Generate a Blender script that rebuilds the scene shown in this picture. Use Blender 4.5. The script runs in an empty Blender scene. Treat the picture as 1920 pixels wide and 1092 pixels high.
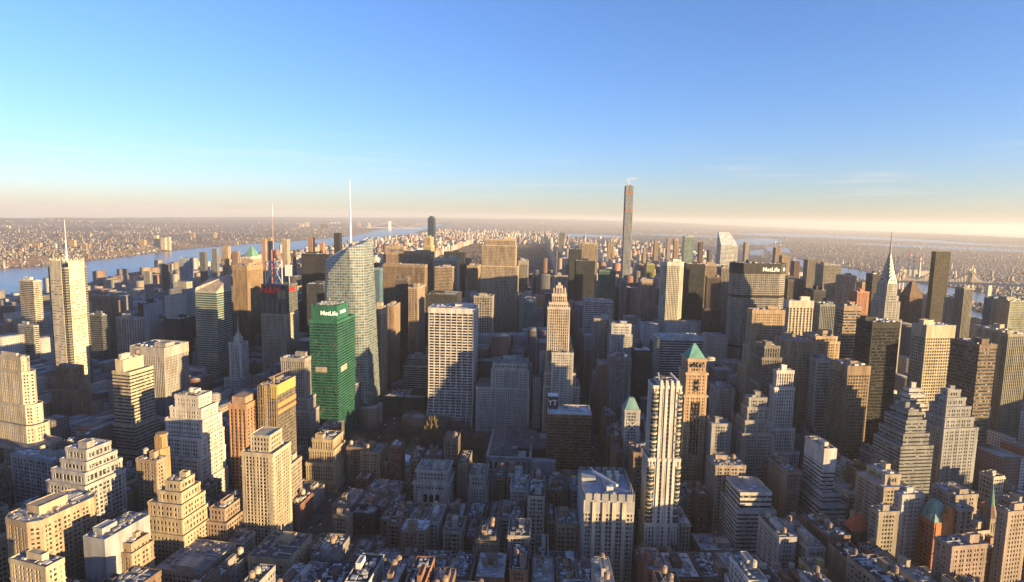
import bpy, math, random
import numpy as np
from mathutils import Matrix

# ---------------------------------------------------------------- camera, light, sky
sc = bpy.context.scene
PW, PH, F = 1920.0, 1092.0, 1150.0        # photograph frame and focal length in its pixels
CAMZ, PITCH, ROLL = 320.0, math.radians(6.695), 0.0198
HEND = 45000.0
_f = np.array([0, math.cos(PITCH), -math.sin(PITCH)])
_r0 = np.array([1.0, 0, 0]); _u0 = np.array([0, math.sin(PITCH), math.cos(PITCH)])
CR = math.cos(ROLL) * _r0 + math.sin(ROLL) * _u0
CU = -math.sin(ROLL) * _r0 + math.cos(ROLL) * _u0
cam = bpy.data.objects.new("camera", bpy.data.cameras.new("camera"))
sc.collection.objects.link(cam)
cam.data.sensor_fit = 'HORIZONTAL'; cam.data.sensor_width = 36.0
cam.data.lens = F / PW * 36.0
cam.data.clip_start = 1.0; cam.data.clip_end = 200000.0
m = Matrix.Identity(4)
for i in range(3):
    m[i][0], m[i][1], m[i][2] = CR[i], CU[i], -_f[i]
m[2][3] = CAMZ
cam.matrix_world = m
sc.camera = cam

SUN_AZ, SUN_EL = math.radians(120), math.radians(7.4)   # azimuth clockwise from +Y (the view)
w = bpy.data.worlds.new("World"); sc.world = w; w.use_nodes = True
nt = w.node_tree
sky = nt.nodes.new("ShaderNodeTexSky"); sky.sky_type = 'NISHITA'; sky.sun_disc = False
sky.sun_elevation = SUN_EL; sky.sun_rotation = SUN_AZ
sky.altitude = 0; sky.air_density = 1.0; sky.dust_density = 0.35; sky.ozone_density = 4.0
bg = nt.nodes["Background"]; bg.inputs[1].default_value = 0.075
tint = nt.nodes.new("ShaderNodeMix"); tint.data_type = 'RGBA'; tint.blend_type = 'MULTIPLY'; tint.inputs[0].default_value = 1.0
nt.links.new(sky.outputs[0], tint.inputs[6]); tint.inputs[7].default_value = (1.05, .94, 1.12, 1)
# thin cloud streaks low in the sky
tcw = nt.nodes.new("ShaderNodeTexCoord"); mpw = nt.nodes.new("ShaderNodeMapping"); mpw.inputs["Scale"].default_value = (3.0, 3.0, 75.0)
nzw = nt.nodes.new("ShaderNodeTexNoise"); nzw.inputs["Scale"].default_value = 1.6; nzw.inputs["Detail"].default_value = 5
nt.links.new(tcw.outputs["Generated"], mpw.inputs[0]); nt.links.new(mpw.outputs[0], nzw.inputs["Vector"])
sxw = nt.nodes.new("ShaderNodeSeparateXYZ"); nt.links.new(tcw.outputs["Generated"], sxw.inputs[0])
rgw = nt.nodes.new("ShaderNodeValToRGB"); nt.links.new(sxw.outputs["Z"], rgw.inputs[0])
el = rgw.color_ramp.elements; el[0].position = .02; el[0].color = (0, 0, 0, 1); el[1].position = .14; el[1].color = (0, 0, 0, 1)
e3 = el.new(.06); e3.color = (1, 1, 1, 1)
r2w = nt.nodes.new("ShaderNodeMapRange"); r2w.inputs[1].default_value = .56; r2w.inputs[2].default_value = .74; r2w.inputs[4].default_value = .28
nt.links.new(nzw.outputs["Fac"], r2w.inputs[0])
mlw = nt.nodes.new("ShaderNodeMath"); mlw.operation = 'MULTIPLY'; nt.links.new(r2w.outputs[0], mlw.inputs[0]); nt.links.new(rgw.outputs[0], mlw.inputs[1])
cmw = nt.nodes.new("ShaderNodeMix"); cmw.data_type = 'RGBA'; nt.links.new(mlw.outputs[0], cmw.inputs[0])
nt.links.new(tint.outputs[2], cmw.inputs[6]); cmw.inputs[7].default_value = (3.6, 3.2, 2.9, 1)
nt.links.new(cmw.outputs[2], bg.inputs[0])
ld = bpy.data.lights.new("sun", 'SUN'); ld.energy = 4.35; ld.angle = math.radians(0.5)
ld.color = (1.0, 0.70, 0.34)
lo = bpy.data.objects.new("sun", ld); sc.collection.objects.link(lo)
lo.rotation_euler = (math.pi / 2 - SUN_EL, 0, math.pi - SUN_AZ)
sc.view_settings.view_transform = 'Standard'; sc.view_settings.look = 'None'
sc.view_settings.gamma = 1.0; sc.view_settings.exposure = 2.05
sc.render.engine = 'CYCLES'
sc.cycles.use_denoising = True
try: sc.cycles.denoiser = 'OPENIMAGEDENOISE'
except Exception: pass
sc.cycles.max_bounces = 4; sc.cycles.diffuse_bounces = 2; sc.cycles.glossy_bounces = 2
sc.cycles.volume_bounces = 2; sc.cycles.caustics_reflective = False; sc.cycles.caustics_refractive = False

# ---------------------------------------------------------------- geometry of the view
def ray(x, y):
    v = _f * F + CR * (x - PW / 2) + CU * (PH / 2 - y)
    return v
def at(x, y, d):
    """point at horizontal distance d along the sight line through photo point (x, y)"""
    v = ray(x, y); h = math.hypot(v[0], v[1])
    return v[0] / h * d, v[1] / h * d, CAMZ + v[2] / h * d
def ground(x, y, z=0.0):
    v = ray(x, y); t = (z - CAMZ) / v[2]
    return v[0] * t, v[1] * t
def proj(X, Y, Z):
    X = np.asarray(X, float); Y = np.asarray(Y, float); Z = np.asarray(Z, float) - CAMZ
    a = X * CR[0] + Y * CR[1] + Z * CR[2]; b = X * CU[0] + Y * CU[1] + Z * CU[2]
    c = X * _f[0] + Y * _f[1] + Z * _f[2]; c = np.where(c < 1, 1, c)
    return PW / 2 + F * a / c, PH / 2 - F * b / c
def heading(x):
    """direction of the avenues where the sight line through column x runs (clockwise from +Y)"""
    return math.atan((x - 960) / F) - math.radians((x - 1010) / 17.2)
def street(u, v):
    """street-grid metres east / north of the lookout -> scene x, y"""
    u = np.asarray(u, float); v = np.asarray(v, float)
    phi = np.degrees(np.arctan2(u, v)); r = np.hypot(u, v) * 1.25
    xi = 1010 + 17.2 * phi
    psi = np.where(np.abs(xi - 960) < 1500, np.arctan((xi - 960) / F), np.sign(xi - 960) * (np.arctan(1500 / F) + np.radians((np.abs(xi - 960) - 1500) / 17.2)))
    return r * np.sin(psi), r * np.cos(psi), psi - np.radians(phi)

# ---------------------------------------------------------------- mesh builder
class MB:
    def __init__(s): s.v = []; s.f = []
    def prism(s, poly, z0, z1, top=True, bottom=False, poly2=None):
        n = len(poly); b = len(s.v); p2 = poly2 or poly
        s.v += [(x, y, z0) for x, y in poly] + [(x, y, z1) for x, y in p2]
        for i in range(n):
            j = (i + 1) % n
            s.f.append((b + i, b + j, b + n + j, b + n + i))
        if top: s.f.append(tuple(b + n + i for i in range(n)))
        if bottom: s.f.append(tuple(b + i for i in reversed(range(n))))
    def box(s, x0, x1, y0, y1, z0, z1, bottom=False):
        s.prism([(x0, y0), (x1, y0), (x1, y1), (x0, y1)], z0, z1, True, bottom)
    def ring(s, outer, inner, z0, z1):
        n = len(outer); b = len(s.v)
        s.v += [(x, y, z0) for x, y in outer] + [(x, y, z1) for x, y in outer] + [(x, y, z1) for x, y in inner] + [(x, y, z0) for x, y in inner]
        for i in range(n):
            j = (i + 1) % n
            for k in range(3):
                s.f.append((b + k * n + i, b + k * n + j, b + (k + 1) * n + j, b + (k + 1) * n + i))
    def cap(s, poly, z):
        b = len(s.v); s.v += [(x, y, z) for x, y in poly]; s.f.append(tuple(range(b, b + len(poly))))
    def hip(s, x0, x1, y0, y1, z0, z1, k=1.0, ridge=0.0):
        """hipped roof or pyramid; ridge = half length of the ridge along x"""
        cx, cy = (x0 + x1) / 2, (y0 + y1) / 2; b = len(s.v)
        if ridge > 0:
            s.v += [(x0, y0, z0), (x1, y0, z0), (x1, y1, z0), (x0, y1, z0), (cx - ridge, cy, z1), (cx + ridge, cy, z1)]
            s.f += [(b, b + 1, b + 5, b + 4), (b + 1, b + 2, b + 5), (b + 2, b + 3, b + 4, b + 5), (b + 3, b, b + 4)]
        else:
            s.v += [(x0, y0, z0), (x1, y0, z0), (x1, y1, z0), (x0, y1, z0), (cx, cy, z1)]
            s.f += [(b + i, b + (i + 1) % 4, b + 4) for i in range(4)]
    def cyl(s, x, y, r, z0, z1, n=10, r2=None, top=True):
        p = [(x + r * math.cos(a * math.tau / n), y + r * math.sin(a * math.tau / n)) for a in range(n)]
        q = None if r2 is None else [(x + r2 * math.cos(a * math.tau / n), y + r2 * math.sin(a * math.tau / n)) for a in range(n)]
        s.prism(p, z0, z1, top, False, q)
    def bar(s, a, b, t):
        a = np.array(a, float); b = np.array(b, float); d = b - a; L = np.linalg.norm(d); d /= L
        u = np.cross(d, [0, 0, 1.0]); u = np.array([1.0, 0, 0]) if np.linalg.norm(u) < 1e-3 else u / np.linalg.norm(u)
        w_ = np.cross(d, u); k = len(s.v); t /= 2
        for e in (a, b):
            for p, q in ((-1, -1), (1, -1), (1, 1), (-1, 1)):
                s.v.append(tuple(e + u * p * t + w_ * q * t))
        s.f += [(k + i, k + (i + 1) % 4, k + 4 + (i + 1) % 4, k + 4 + i) for i in range(4)] + [(k, k + 3, k + 2, k + 1), (k + 4, k + 5, k + 6, k + 7)]
    def build(s, name, mat, parent=None, col=None, smooth=False):
        if not s.v: return None
        me = bpy.data.meshes.new(name); me.from_pydata(s.v, [], s.f)
        if smooth: me.shade_smooth()
        me.materials.append(mat)
        o = bpy.data.objects.new(name, me); sc.collection.objects.link(o)
        if parent is not None: o.parent = parent
        if col is not None: o.color = (*col[:3], 1)
        return o

def off(poly, r):
    """offset a convex counter-clockwise polygon outward by r"""
    n = len(poly); L = []
    for i in range(n):
        (ax, ay), (bx, by) = poly[i], poly[(i + 1) % n]
        dx, dy = bx - ax, by - ay; l = math.hypot(dx, dy); dx /= l; dy /= l
        L.append((ax + dy * r, ay - dx * r, dx, dy))
    out = []
    for i in range(n):
        x1, y1, d1, e1 = L[i - 1]; x2, y2, d2, e2 = L[i]
        c = d1 * e2 - e1 * d2
        if abs(c) < 1e-6: out.append((x2, y2)); continue
        t = ((x2 - x1) * e2 - (y2 - y1) * d2) / c
        out.append((x1 + d1 * t, y1 + e1 * t))
    return out
def rect(x0, x1, y0, y1, ch=0.0):
    if ch <= 0: return [(x0, y0), (x1, y0), (x1, y1), (x0, y1)]
    return [(x0 + ch, y0), (x1 - ch, y0), (x1, y0 + ch), (x1, y1 - ch), (x1 - ch, y1), (x0 + ch, y1), (x0, y1 - ch), (x0, y0 + ch)]

# ---------------------------------------------------------------- materials
def new_mat(name):
    m_ = bpy.data.materials.new(name); m_.use_nodes = True
    t = m_.node_tree; return m_, t, t.nodes["Principled BSDF"]
def nd(t, typ, **kw):
    n = t.nodes.new(typ)
    for k, v in kw.items(): setattr(n, k, v)
    return n
def mathn(t, op, a, b=None):
    n = nd(t, "ShaderNodeMath", operation=op)
    for i, v in enumerate((a, b)):
        if v is None: continue
        if hasattr(v, "links"): t.links.new(v, n.inputs[i])
        else: n.inputs[i].default_value = v
    return n.outputs[0]
def mixc(t, mode, fac, a, b):
    n = nd(t, "ShaderNodeMix", data_type='RGBA', blend_type=mode)
    for sck, v in ((n.inputs[0], fac), (n.inputs[6], a), (n.inputs[7], b)):
        if hasattr(v, "links"): t.links.new(v, sck)
        elif isinstance(v, (int, float)): sck.default_value = v
        else: sck.default_value = (*v, 1)
    return n.outputs[2]
def noise(t, vec, scale, detail=3.0, rough=0.6):
    n = nd(t, "ShaderNodeTexNoise"); n.inputs["Scale"].default_value = scale
    n.inputs["Detail"].default_value = detail; n.inputs["Roughness"].default_value = rough
    t.links.new(vec, n.inputs["Vector"]); return n.outputs["Fac"]
def ramp(t, fac, lo, hi, a, b):
    n = nd(t, "ShaderNodeMapRange"); n.inputs[1].default_value = lo; n.inputs[2].default_value = hi
    n.inputs[3].default_value = a; n.inputs[4].default_value = b; t.links.new(fac, n.inputs[0]); return n.outputs[0]
def scaled(t, vec, sxyz):
    n = nd(t, "ShaderNodeMapping"); n.inputs["Scale"].default_value = sxyz; t.links.new(vec, n.inputs["Vector"]); return n.outputs[0]

def make_wall():
    m_, t, p = new_mat("masonry")
    oi = nd(t, "ShaderNodeObjectInfo"); tc = nd(t, "ShaderNodeTexCoord")
    a = noise(t, scaled(t, tc.outputs["Object"], (.16, .16, .03)), 1.0, 4)      # rain streaks
    b = noise(t, tc.outputs["Object"], .9, 3)
    f = mathn(t, 'MULTIPLY', ramp(t, a, .3, .7, .42, .84), ramp(t, b, .25, .75, .84, 1.14))
    c = mixc(t, 'MULTIPLY', 1.0, oi.outputs["Color"], f)
    t.links.new(c, p.inputs["Base Color"]); p.inputs["Roughness"].default_value = .85
    p.inputs["Specular IOR Level"].default_value = .25
    return m_
def make_glass(name="window_glass", spec=.28, r0=.12, r1=.3, lo=.3, hi=1.3, bl=.5):
    m_, t, p = new_mat(name)
    oi = nd(t, "ShaderNodeObjectInfo"); tc = nd(t, "ShaderNodeTexCoord")
    sn = nd(t, "ShaderNodeVectorMath", operation='SNAP'); t.links.new(tc.outputs["Object"], sn.inputs[0]); sn.inputs[1].default_value = (1.9, 1.9, 1.9)
    wn = nd(t, "ShaderNodeTexWhiteNoise"); t.links.new(sn.outputs[0], wn.inputs["Vector"])
    big = noise(t, tc.outputs["Object"], .05, 2)
    v = mathn(t, 'MULTIPLY', ramp(t, wn.outputs["Value"], 0, 1, lo, hi), ramp(t, big, .3, .7, .7, 1.3))
    c = mixc(t, 'MULTIPLY', 1.0, oi.outputs["Color"], v)
    blind = mathn(t, 'GREATER_THAN', wn.outputs["Value"], .86)
    c = mixc(t, 'MIX', mathn(t, 'MULTIPLY', blind, bl), c, (.32, .3, .26))
    t.links.new(c, p.inputs["Base Color"])
    t.links.new(ramp(t, wn.outputs["Value"], 0, 1, r0, r1), p.inputs["Roughness"])
    p.inputs["Specular IOR Level"].default_value = spec
    return m_
def make_roofmat():
    m_, t, p = new_mat("roof_felt")
    oi = nd(t, "ShaderNodeObjectInfo"); tc = nd(t, "ShaderNodeTexCoord")
    a = noise(t, tc.outputs["Object"], .12, 5, .7); b = noise(t, tc.outputs["Object"], 1.4, 2)
    f = mathn(t, 'MULTIPLY', ramp(t, a, .3, .7, .55, 1.35), ramp(t, b, .3, .7, .85, 1.15))
    t.links.new(mixc(t, 'MULTIPLY', 1.0, oi.outputs["Color"], f), p.inputs["Base Color"])
    p.inputs["Roughness"].default_value = .9
    return m_
def make_plain(name, col, rough=.6, metal=0.0, obj=False):
    m_, t, p = new_mat(name); tc = nd(t, "ShaderNodeTexCoord")
    f = ramp(t, noise(t, tc.outputs["Object"], .6, 3), .25, .75, .8, 1.18)
    src = nd(t, "ShaderNodeObjectInfo").outputs["Color"] if obj else col
    t.links.new(mixc(t, 'MULTIPLY', 1.0, src, f), p.inputs["Base Color"])
    p.inputs["Roughness"].default_value = rough; p.inputs["Metallic"].default_value = metal
    return m_
def make_fabric():
    """walls with rows of windows for the mass of small buildings; colour per building"""
    m_, t, p = new_mat("city_walls")
    at_ = nd(t, "ShaderNodeAttribute", attribute_name="Col"); ge = nd(t, "ShaderNodeNewGeometry")
    sx = nd(t, "ShaderNodeSeparateXYZ"); t.links.new(ge.outputs["Position"], sx.inputs[0])
    sn = nd(t, "ShaderNodeSeparateXYZ"); t.links.new(ge.outputs["True Normal"], sn.inputs[0])
    cr = nd(t, "ShaderNodeVectorMath", operation='CROSS_PRODUCT'); t.links.new(ge.outputs["True Normal"], cr.inputs[0]); cr.inputs[1].default_value = (0, 0, 1)
    dt = nd(t, "ShaderNodeVectorMath", operation='DOT_PRODUCT'); t.links.new(cr.outputs[0], dt.inputs[0]); t.links.new(ge.outputs["Position"], dt.inputs[1])
    fz = mathn(t, 'FRACT', mathn(t, 'DIVIDE', sx.outputs["Z"], 3.6)); fu = mathn(t, 'FRACT', mathn(t, 'DIVIDE', dt.outputs["Value"], 3.3))
    win = mathn(t, 'MULTIPLY', mathn(t, 'GREATER_THAN', fz, .48), mathn(t, 'GREATER_THAN', fu, .45))
    up = mathn(t, 'GREATER_THAN', sn.outputs["Z"], .5)
    wallc = mixc(t, 'MIX', mathn(t, 'MULTIPLY', win, .85), at_.outputs["Color"], (.03, .033, .038))
    rn = ramp(t, noise(t, ge.outputs["Position"], .05, 3), .35, .65, .05, .26)
    rc = nd(t, "ShaderNodeCombineColor"); t.links.new(rn, rc.inputs[0]); t.links.new(rn, rc.inputs[1]); t.links.new(rn, rc.inputs[2])
    t.links.new(mixc(t, 'MIX', up, wallc, rc.outputs[0]), p.inputs["Base Color"])
    p.inputs["Roughness"].default_value = .8
    return m_
WALL, GLASS, ROOF = make_wall(), make_glass(), make_roofmat()
CURTAIN = make_glass("curtain_wall_glass", .75, .03, .12, .7, 1.2, .14)
PAINT = make_plain("painted_metal", None, .5, 0, True)
STEEL = make_plain("bare_steel", None, .35, .8, True)
FABRIC = make_fabric()

# ---------------------------------------------------------------- things
def tag(o, label=None, cat=None, group=None, kind=None):
    if label: o["label"] = label
    if cat: o["category"] = cat
    if group: o["group"] = group
    if kind: o["kind"] = kind
    return o
def empty(name, label, cat, x, y, h=0.0, group=None, z=0.0):
    o = bpy.data.objects.new(name, None); sc.collection.objects.link(o)
    o.location = (x, y, z); o.rotation_euler = (0, 0, -h); o.empty_display_size = 5
    return tag(o, label, cat, group)
def copy_tree(o, parent=None):
    c = o.copy(); sc.collection.objects.link(c)
    if parent is not None: c.parent = parent
    for ch in list(o.children): copy_tree(ch, c)
    return c

STY = dict(            # kind, bay width, pier share, floor height, spandrel share, relief
    mas=('grid', 3.0, .52, 3.6, .46, .4), mas2=('grid', 3.7, .46, 3.6, .44, .45), loft=('grid', 3.9, .34, 3.9, .36, .45),
    off=('grid', 3.2, .32, 3.9, .4, .45), wide=('grid', 9.0, .13, 4.25, .38, 1.0), vert=('vert', 3.0, .45, 3.9, .3, .7),
    vw=('vert', 5.5, .42, 3.9, .35, .9), hor=('horiz', 6, 0, 3.9, .52, .35), hor2=('horiz', 6, 0, 3.9, .34, .3),
    cur=('grid', 3.2, .11, 3.9, .24, .14), dark=('grid', 2.8, .16, 3.9, .3, .2), blank=('blank', 1, 0, 4, 0, 0), sq=('grid', 4.6, .3, 4.6, .3, .5))

def facade(W, G, poly, z0, z1, st, tb=2.5, par=1.1, corner=1.2):
    kind, bw, pf, fh, sf, r = STY[st] if isinstance(st, str) else st
    if kind == 'blank':
        W.prism(poly, z0, z1); W.ring(off(poly, .1), off(poly, -.5), z1 - .3, z1 + par); return
    G.prism(poly, z0, z1 - .02, top=False)
    rs = {'grid': r * .8, 'vert': r * .3, 'horiz': r}[kind]
    n = max(1, int((z1 - tb - z0) / fh)); fh = (z1 - tb - z0) / n
    ps = off(poly, rs)
    for i in range(n):
        W.prism(ps, z0 + i * fh, z0 + (i + sf) * fh, True, True)
    W.prism(off(poly, r + .12), z1 - tb, z1, True, True)
    if kind == 'grid' and .34 <= pf and bw < 4.2 and n > 9:
        for q in (n - 3, n // 2 if int(z1) % 2 else 4, 3):
            W.prism(off(poly, r + .28), z0 + q * fh - .1, z0 + q * fh + .75, True, True)
    if par > 0: W.ring(off(poly, r + .12), off(poly, r - .4), z1, z1 + par)
    k = len(poly)
    for e in range(k):
        (ax, ay), (bx, by) = poly[e], poly[(e + 1) % k]
        L = math.hypot(bx - ax, by - ay)
        if L < 2: continue
        tx, ty = (bx - ax) / L, (by - ay) / L; nx, ny = ty, -tx
        def pier(c, hw):
            q = []
            for s_, o_ in ((-hw, -.2), (-hw, r), (hw, r), (hw, -.2)):
                q.append((ax + tx * (c + s_) + nx * o_, ay + ty * (c + s_) + ny * o_))
            W.prism(q, z0, z1 - tb, False, False)
        if kind == 'horiz':
            if corner and k == 4: pass
            continue
        m_ = max(1, round(L / bw)); b_ = L / m_
        masonry = kind == 'grid' and pf >= .34 and bw < 4.2
        grp = (1, 2, 3, 2, 4)[int(abs(poly[0][0]) * 7 + z1 * 3) % 5] if masonry else 1
        for i in range(1, m_):
            k_ = 1.0 if grp == 1 else (1.45 if (i - (m_ % grp) // 2) % grp == 0 else .62)
            pier(i * b_, b_ * pf * k_ / 2)
        hw = min(corner * (1.7 if masonry else 1), L * .2) / 2
        pier(hw, hw); pier(L - hw, hw)

def tank(parent, x, y, z, s=1.0, col=(.22, .16, .11), rng=random):
    """timber rooftop water tank on a steel frame"""
    r, h = 2.1 * s, 3.4 * s; k = 3.0 * s
    b = MB(); b.cyl(x, y, r, z + k, z + k + h, 12)
    t = b.build("water_tank", PAINT, parent, col)
    c = MB(); c.cyl(x, y, r * 1.07, z + k + h + .02, z + k + h + 1.3 * s, 12, .1)
    c.build("tank_lid", PAINT, t, tuple(v * .8 for v in col))
    l = MB()
    for dx in (-1, 1):
        for dy in (-1, 1): l.bar((x + dx * r * .6, y + dy * r * .6, z), (x + dx * r * .6, y + dy * r * .6, z + k), .3)
    for dx in (-1, 1): l.bar((x + dx * r * .6, y - r * .6, z + .3), (x + dx * r * .6, y + r * .6, z + k - .3), .2)
    l.bar((x - r * .9, y, z + k - .2), (x + r * .9, y, z + k - .2), .35); l.bar((x, y - r * .9, z + k - .22), (x, y + r * .9, z + k - .22), .35)
    l.build("tank_frame", PAINT, t, (.06, .06, .06))
    return t

def clutter(parent, x0, x1, y0, y1, z, rng, col, n=1.0, tanks=0, big=True):
    """stair bulkheads, plant, ducts and tanks on a flat roof"""
    w_, d_ = x1 - x0, y1 - y0
    if min(w_, d_) < 5: return
    used = []
    def spot(a, b, tries=14):
        for _ in range(tries):
            cx = rng.uniform(x0 + a / 2 + .8, x1 - a / 2 - .8) if w_ > a + 1.8 else None
            cy = rng.uniform(y0 + b / 2 + .8, y1 - b / 2 - .8) if d_ > b + 1.8 else None
            if cx is None or cy is None: return None
            if all(abs(cx - u) > (a + p) / 2 + .3 or abs(cy - v) > (b + q) / 2 + .3 for u, v, p, q in used):
                used.append((cx, cy, a, b)); return cx, cy
        return None
    if big:
        a, b = w_ * rng.uniform(.25, .45), d_ * rng.uniform(.25, .45); s = spot(a, b)
        if s:
            h = rng.uniform(3.2, 6.5); bf = rng.uniform(.8, 1.25); k = MB(); k.box(s[0] - a / 2, s[0] + a / 2, s[1] - b / 2, s[1] + b / 2, z, z + h)
            k.ring(rect(s[0] - a / 2 - .15, s[0] + a / 2 + .15, s[1] - b / 2 - .15, s[1] + b / 2 + .15), rect(s[0] - a / 2 + .3, s[0] + a / 2 - .3, s[1] - b / 2 + .3, s[1] + b / 2 - .3), z + h - .4, z + h + .5)
            k.box(s[0] - .5, s[0] + .5, s[1] - b / 2 - .06, s[1] - b / 2 + .2, z, z + 2.2)
            k.build("bulkhead", WALL, parent, tuple(min(1, v * bf) for v in col))
    for _ in range(tanks):
        s = spot(4.6, 4.6)
        if s: tank(parent, s[0], s[1], z, rng.uniform(.85, 1.2), rng.choice([(.24, .17, .12), (.33, .29, .24), (.16, .12, .1)]))
    pc = rng.choice([(.3, .32, .34), (.42, .42, .42), (.18, .18, .18)]); made = 0
    for _ in range(int(n * max(2, w_ * d_ / 90))):
        a, b, h = rng.uniform(1.2, 4.5), rng.uniform(1.2, 4.0), rng.uniform(.7, 2.4); s = spot(a, b, 5)
        if s and made < 14:
            q = MB(); made += 1
            q.box(s[0] - a / 2, s[0] + a / 2, s[1] - b / 2, s[1] + b / 2, z + .3, z + .3 + h, True); q.build("air_handler", PAINT, parent, pc)
    q = MB()
    for _ in range(int(n * max(2, w_ * d_ / 80))):
        cx, cy = rng.uniform(x0 + 1, x1 - 1), rng.uniform(y0 + 1, y1 - 1); e = rng.uniform(.3, 1.1); q.box(cx - e, cx + e, cy - e * .7, cy + e * .7, z, z + rng.uniform(.5, 1.6))
    for _ in range(int(n * max(1, w_ * d_ / 200))):
        a = rng.uniform(w_ * .2, w_ * .6); cx = rng.uniform(x0 + a / 2, x1 - a / 2); cy = rng.uniform(y0 + 1, y1 - 1)
        if rng.random() < .5: q.bar((cx - a / 2, cy, z + .8), (cx + a / 2, cy, z + .8), .7)
        else:
            a = rng.uniform(d_ * .2, d_ * .6); cy = rng.uniform(y0 + a / 2, y1 - a / 2); q.bar((cx, cy - a / 2, z + .9), (cx, cy + a / 2, z + .9), .6)
    q.build("duct", PAINT, parent, (.3, .3, .31))

HEROES = []     # (x0, x1, d, visible base y, footprint polygon in scene x,y, root, short label)
class Info: pass
def bld(name, label, cat, d, xl, xm, xr, y, yb, st, col, g=(.035, .04, .045), tiers=(), dep=None, wid=None, ch=0.0, tb=2.5, par=1.1,
        roof=(.13, .135, .14), clut=1.0, tanks=0, big=True, seed=None, side=None, hide=False):
    """A building whose nearest top corner shows at photo point (xm, y), whose outline runs from xl to xr, standing d metres away.
    tiers: lower set-back stages, each (photo y of its top, metres wider left, right, front)."""
    rng = random.Random(seed if seed is not None else hash((xl, xr, int(y))) & 0xffff)
    th = heading((xl + xr) / 2)
    cx, cy, zt = at(xm, y, d)
    e1 = (math.cos(th), -math.sin(th)); e2 = (math.sin(th), math.cos(th))
    def reach(e, xp):
        v = ray(xp, y); a = (v[0], v[1]); den = e[0] * a[1] - e[1] * a[0]
        return -(cx * a[1] - cy * a[0]) / den if abs(den) > 1e-9 else 1e9
    R_ = (side == 'R') if side else xm < 1010
    me1 = (-e1[0], -e1[1])
    if R_: wd = reach(me1, xl); dp = reach(e2, xr)
    else: wd = reach(e1, xr); dp = reach(e2, xl)
    if wid: wd = wid
    if dep: dp = dep
    if not (3 < wd < 400): wd = 30
    dp = min(max(dp, 8), 90) if not dep else dep
    sgn = -1 if R_ else 1
    ox = cx + sgn * e1[0] * wd / 2 + e2[0] * dp / 2; oy = cy + sgn * e1[1] * wd / 2 + e2[1] * dp / 2
    root = empty(name, label, cat, ox, oy, th)
    W, G, Rf = MB(), MB(), MB()
    x0, x1, y0, y1 = -wd / 2, wd / 2, -dp / 2, dp / 2
    I = Info(); I.root, I.x0, I.x1, I.y0, I.y1, I.z, I.th, I.rng, I.col = root, x0, x1, y0, y1, zt, th, rng, col
    I.tiers = []; zs = zt
    levels = [(zt, x0, x1, y0, y1)]
    for tr in tiers:
        ty, l, r, f = tr[:4]; bk = tr[4] if len(tr) > 4 else min(f, 6)
        z = at(xm, ty, d - f)[2]
        levels.append((z, x0 - l, x1 + r, y0 - f, y1 + bk))
    for i, (z, a, b, c, e) in enumerate(levels):
        zb = levels[i + 1][0] if i + 1 < len(levels) else 0.0
        zb = max(0.0, min(zb, z - 1.0))
        pl = rect(a, b, c, e, ch)
        facade(W, G, pl, zb, z, st, tb if i == 0 else min(tb, 2.5), par)
        Rf.cap(off(pl, -.3), z + .12)
        I.tiers.append((z, a, b, c, e))
    W.build("wall", WALL, root, col); G.build("glazing", CURTAIN if st in ('cur', 'dark', 'hor2') else GLASS, root, g); Rf.build("roof", ROOF, root, roof)
    if clut: clutter(root, x0, x1, y0, y1, zt + .12, rng, col, clut, tanks, big)
    z, a, b, c, e = levels[-1]
    fp = [(ox + p * e1[0] + q * e2[0], oy + p * e1[1] + q * e2[1]) for p, q in ((a, c), (b, c), (b, e), (a, e))]
    I.fp = fp
    ex, _ = proj([p[0] for p in fp], [p[1] for p in fp], [zt] * 4)
    HEROES.append((min(xl, float(ex.min())), max(xr, float(ex.max())), d, yb, fp, root, y))
    return I

# ---------------------------------------------------------------- land and water
FARSHORE = [(-900, 540), (-400, 515), (0, 503), (85, 498), (160, 488), (225, 482), (300, 472), (380, 464), (430, 460), (480, 456), (540, 453), (610, 447), (650, 443), (687, 437), (705, 432), (740, 428), (787, 425), (812, 420)]
NEARSHORE = [(850, 420), (842, 423), (800, 431), (770, 437), (740, 442), (692, 452), (640, 458), (560, 468), (480, 474), (430, 482), (390, 495), (360, 506), (330, 515), (300, 524), (200, 535), (100, 547), (0, 556), (-400, 580), (-900, 620)]
WATERS = [FARSHORE + NEARSHORE,
    [(1490, 484), (1560, 496), (1640, 512), (1727, 531), (1780, 538), (1840, 548), (1920, 561), (2300, 628), (2300, 660), (1920, 584), (1840, 569), (1790, 559), (1727, 548), (1640, 528), (1560, 510), (1490, 496)],
    [(1600, 530), (1727, 556), (1780, 568), (1825, 580), (1890, 598), (2300, 715), (2300, 790), (1890, 655), (1825, 622), (1780, 596), (1727, 577), (1600, 545)],
    [(1370, 449), (1440, 446), (1475, 452), (1440, 459), (1385, 459)], [(1405, 470), (1432, 467), (1436, 476), (1408, 479)],
    [(1435, 462), (1480, 465), (1484, 474), (1440, 471)],
    [(1380, 437), (1460, 438), (1560, 441), (1700, 447), (1830, 455), (1830, 458), (1700, 452), (1560, 447), (1400, 441)],
    [(80, 443), (110, 442), (112, 446), (85, 448)]]
def in_poly(x, y, poly):
    r = np.zeros(np.shape(x), bool); n = len(poly)
    for i in range(n):
        (ax, ay), (bx, by) = poly[i], poly[(i + 1) % n]
        c = ((ay > y) != (by > y))
        r ^= c & (x < (bx - ax) * (y - ay) / ((by - ay) if by != ay else 1e-9) + ax)
    return r
HX = [-600, 0, 300, 500, 800, 960, 1100, 1250, 1400, 1600, 1750, 1920, 2500]
HY = [414, 410, 408, 407, 409, 410, 413, 417, 424, 432, 438, 447, 468]
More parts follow.
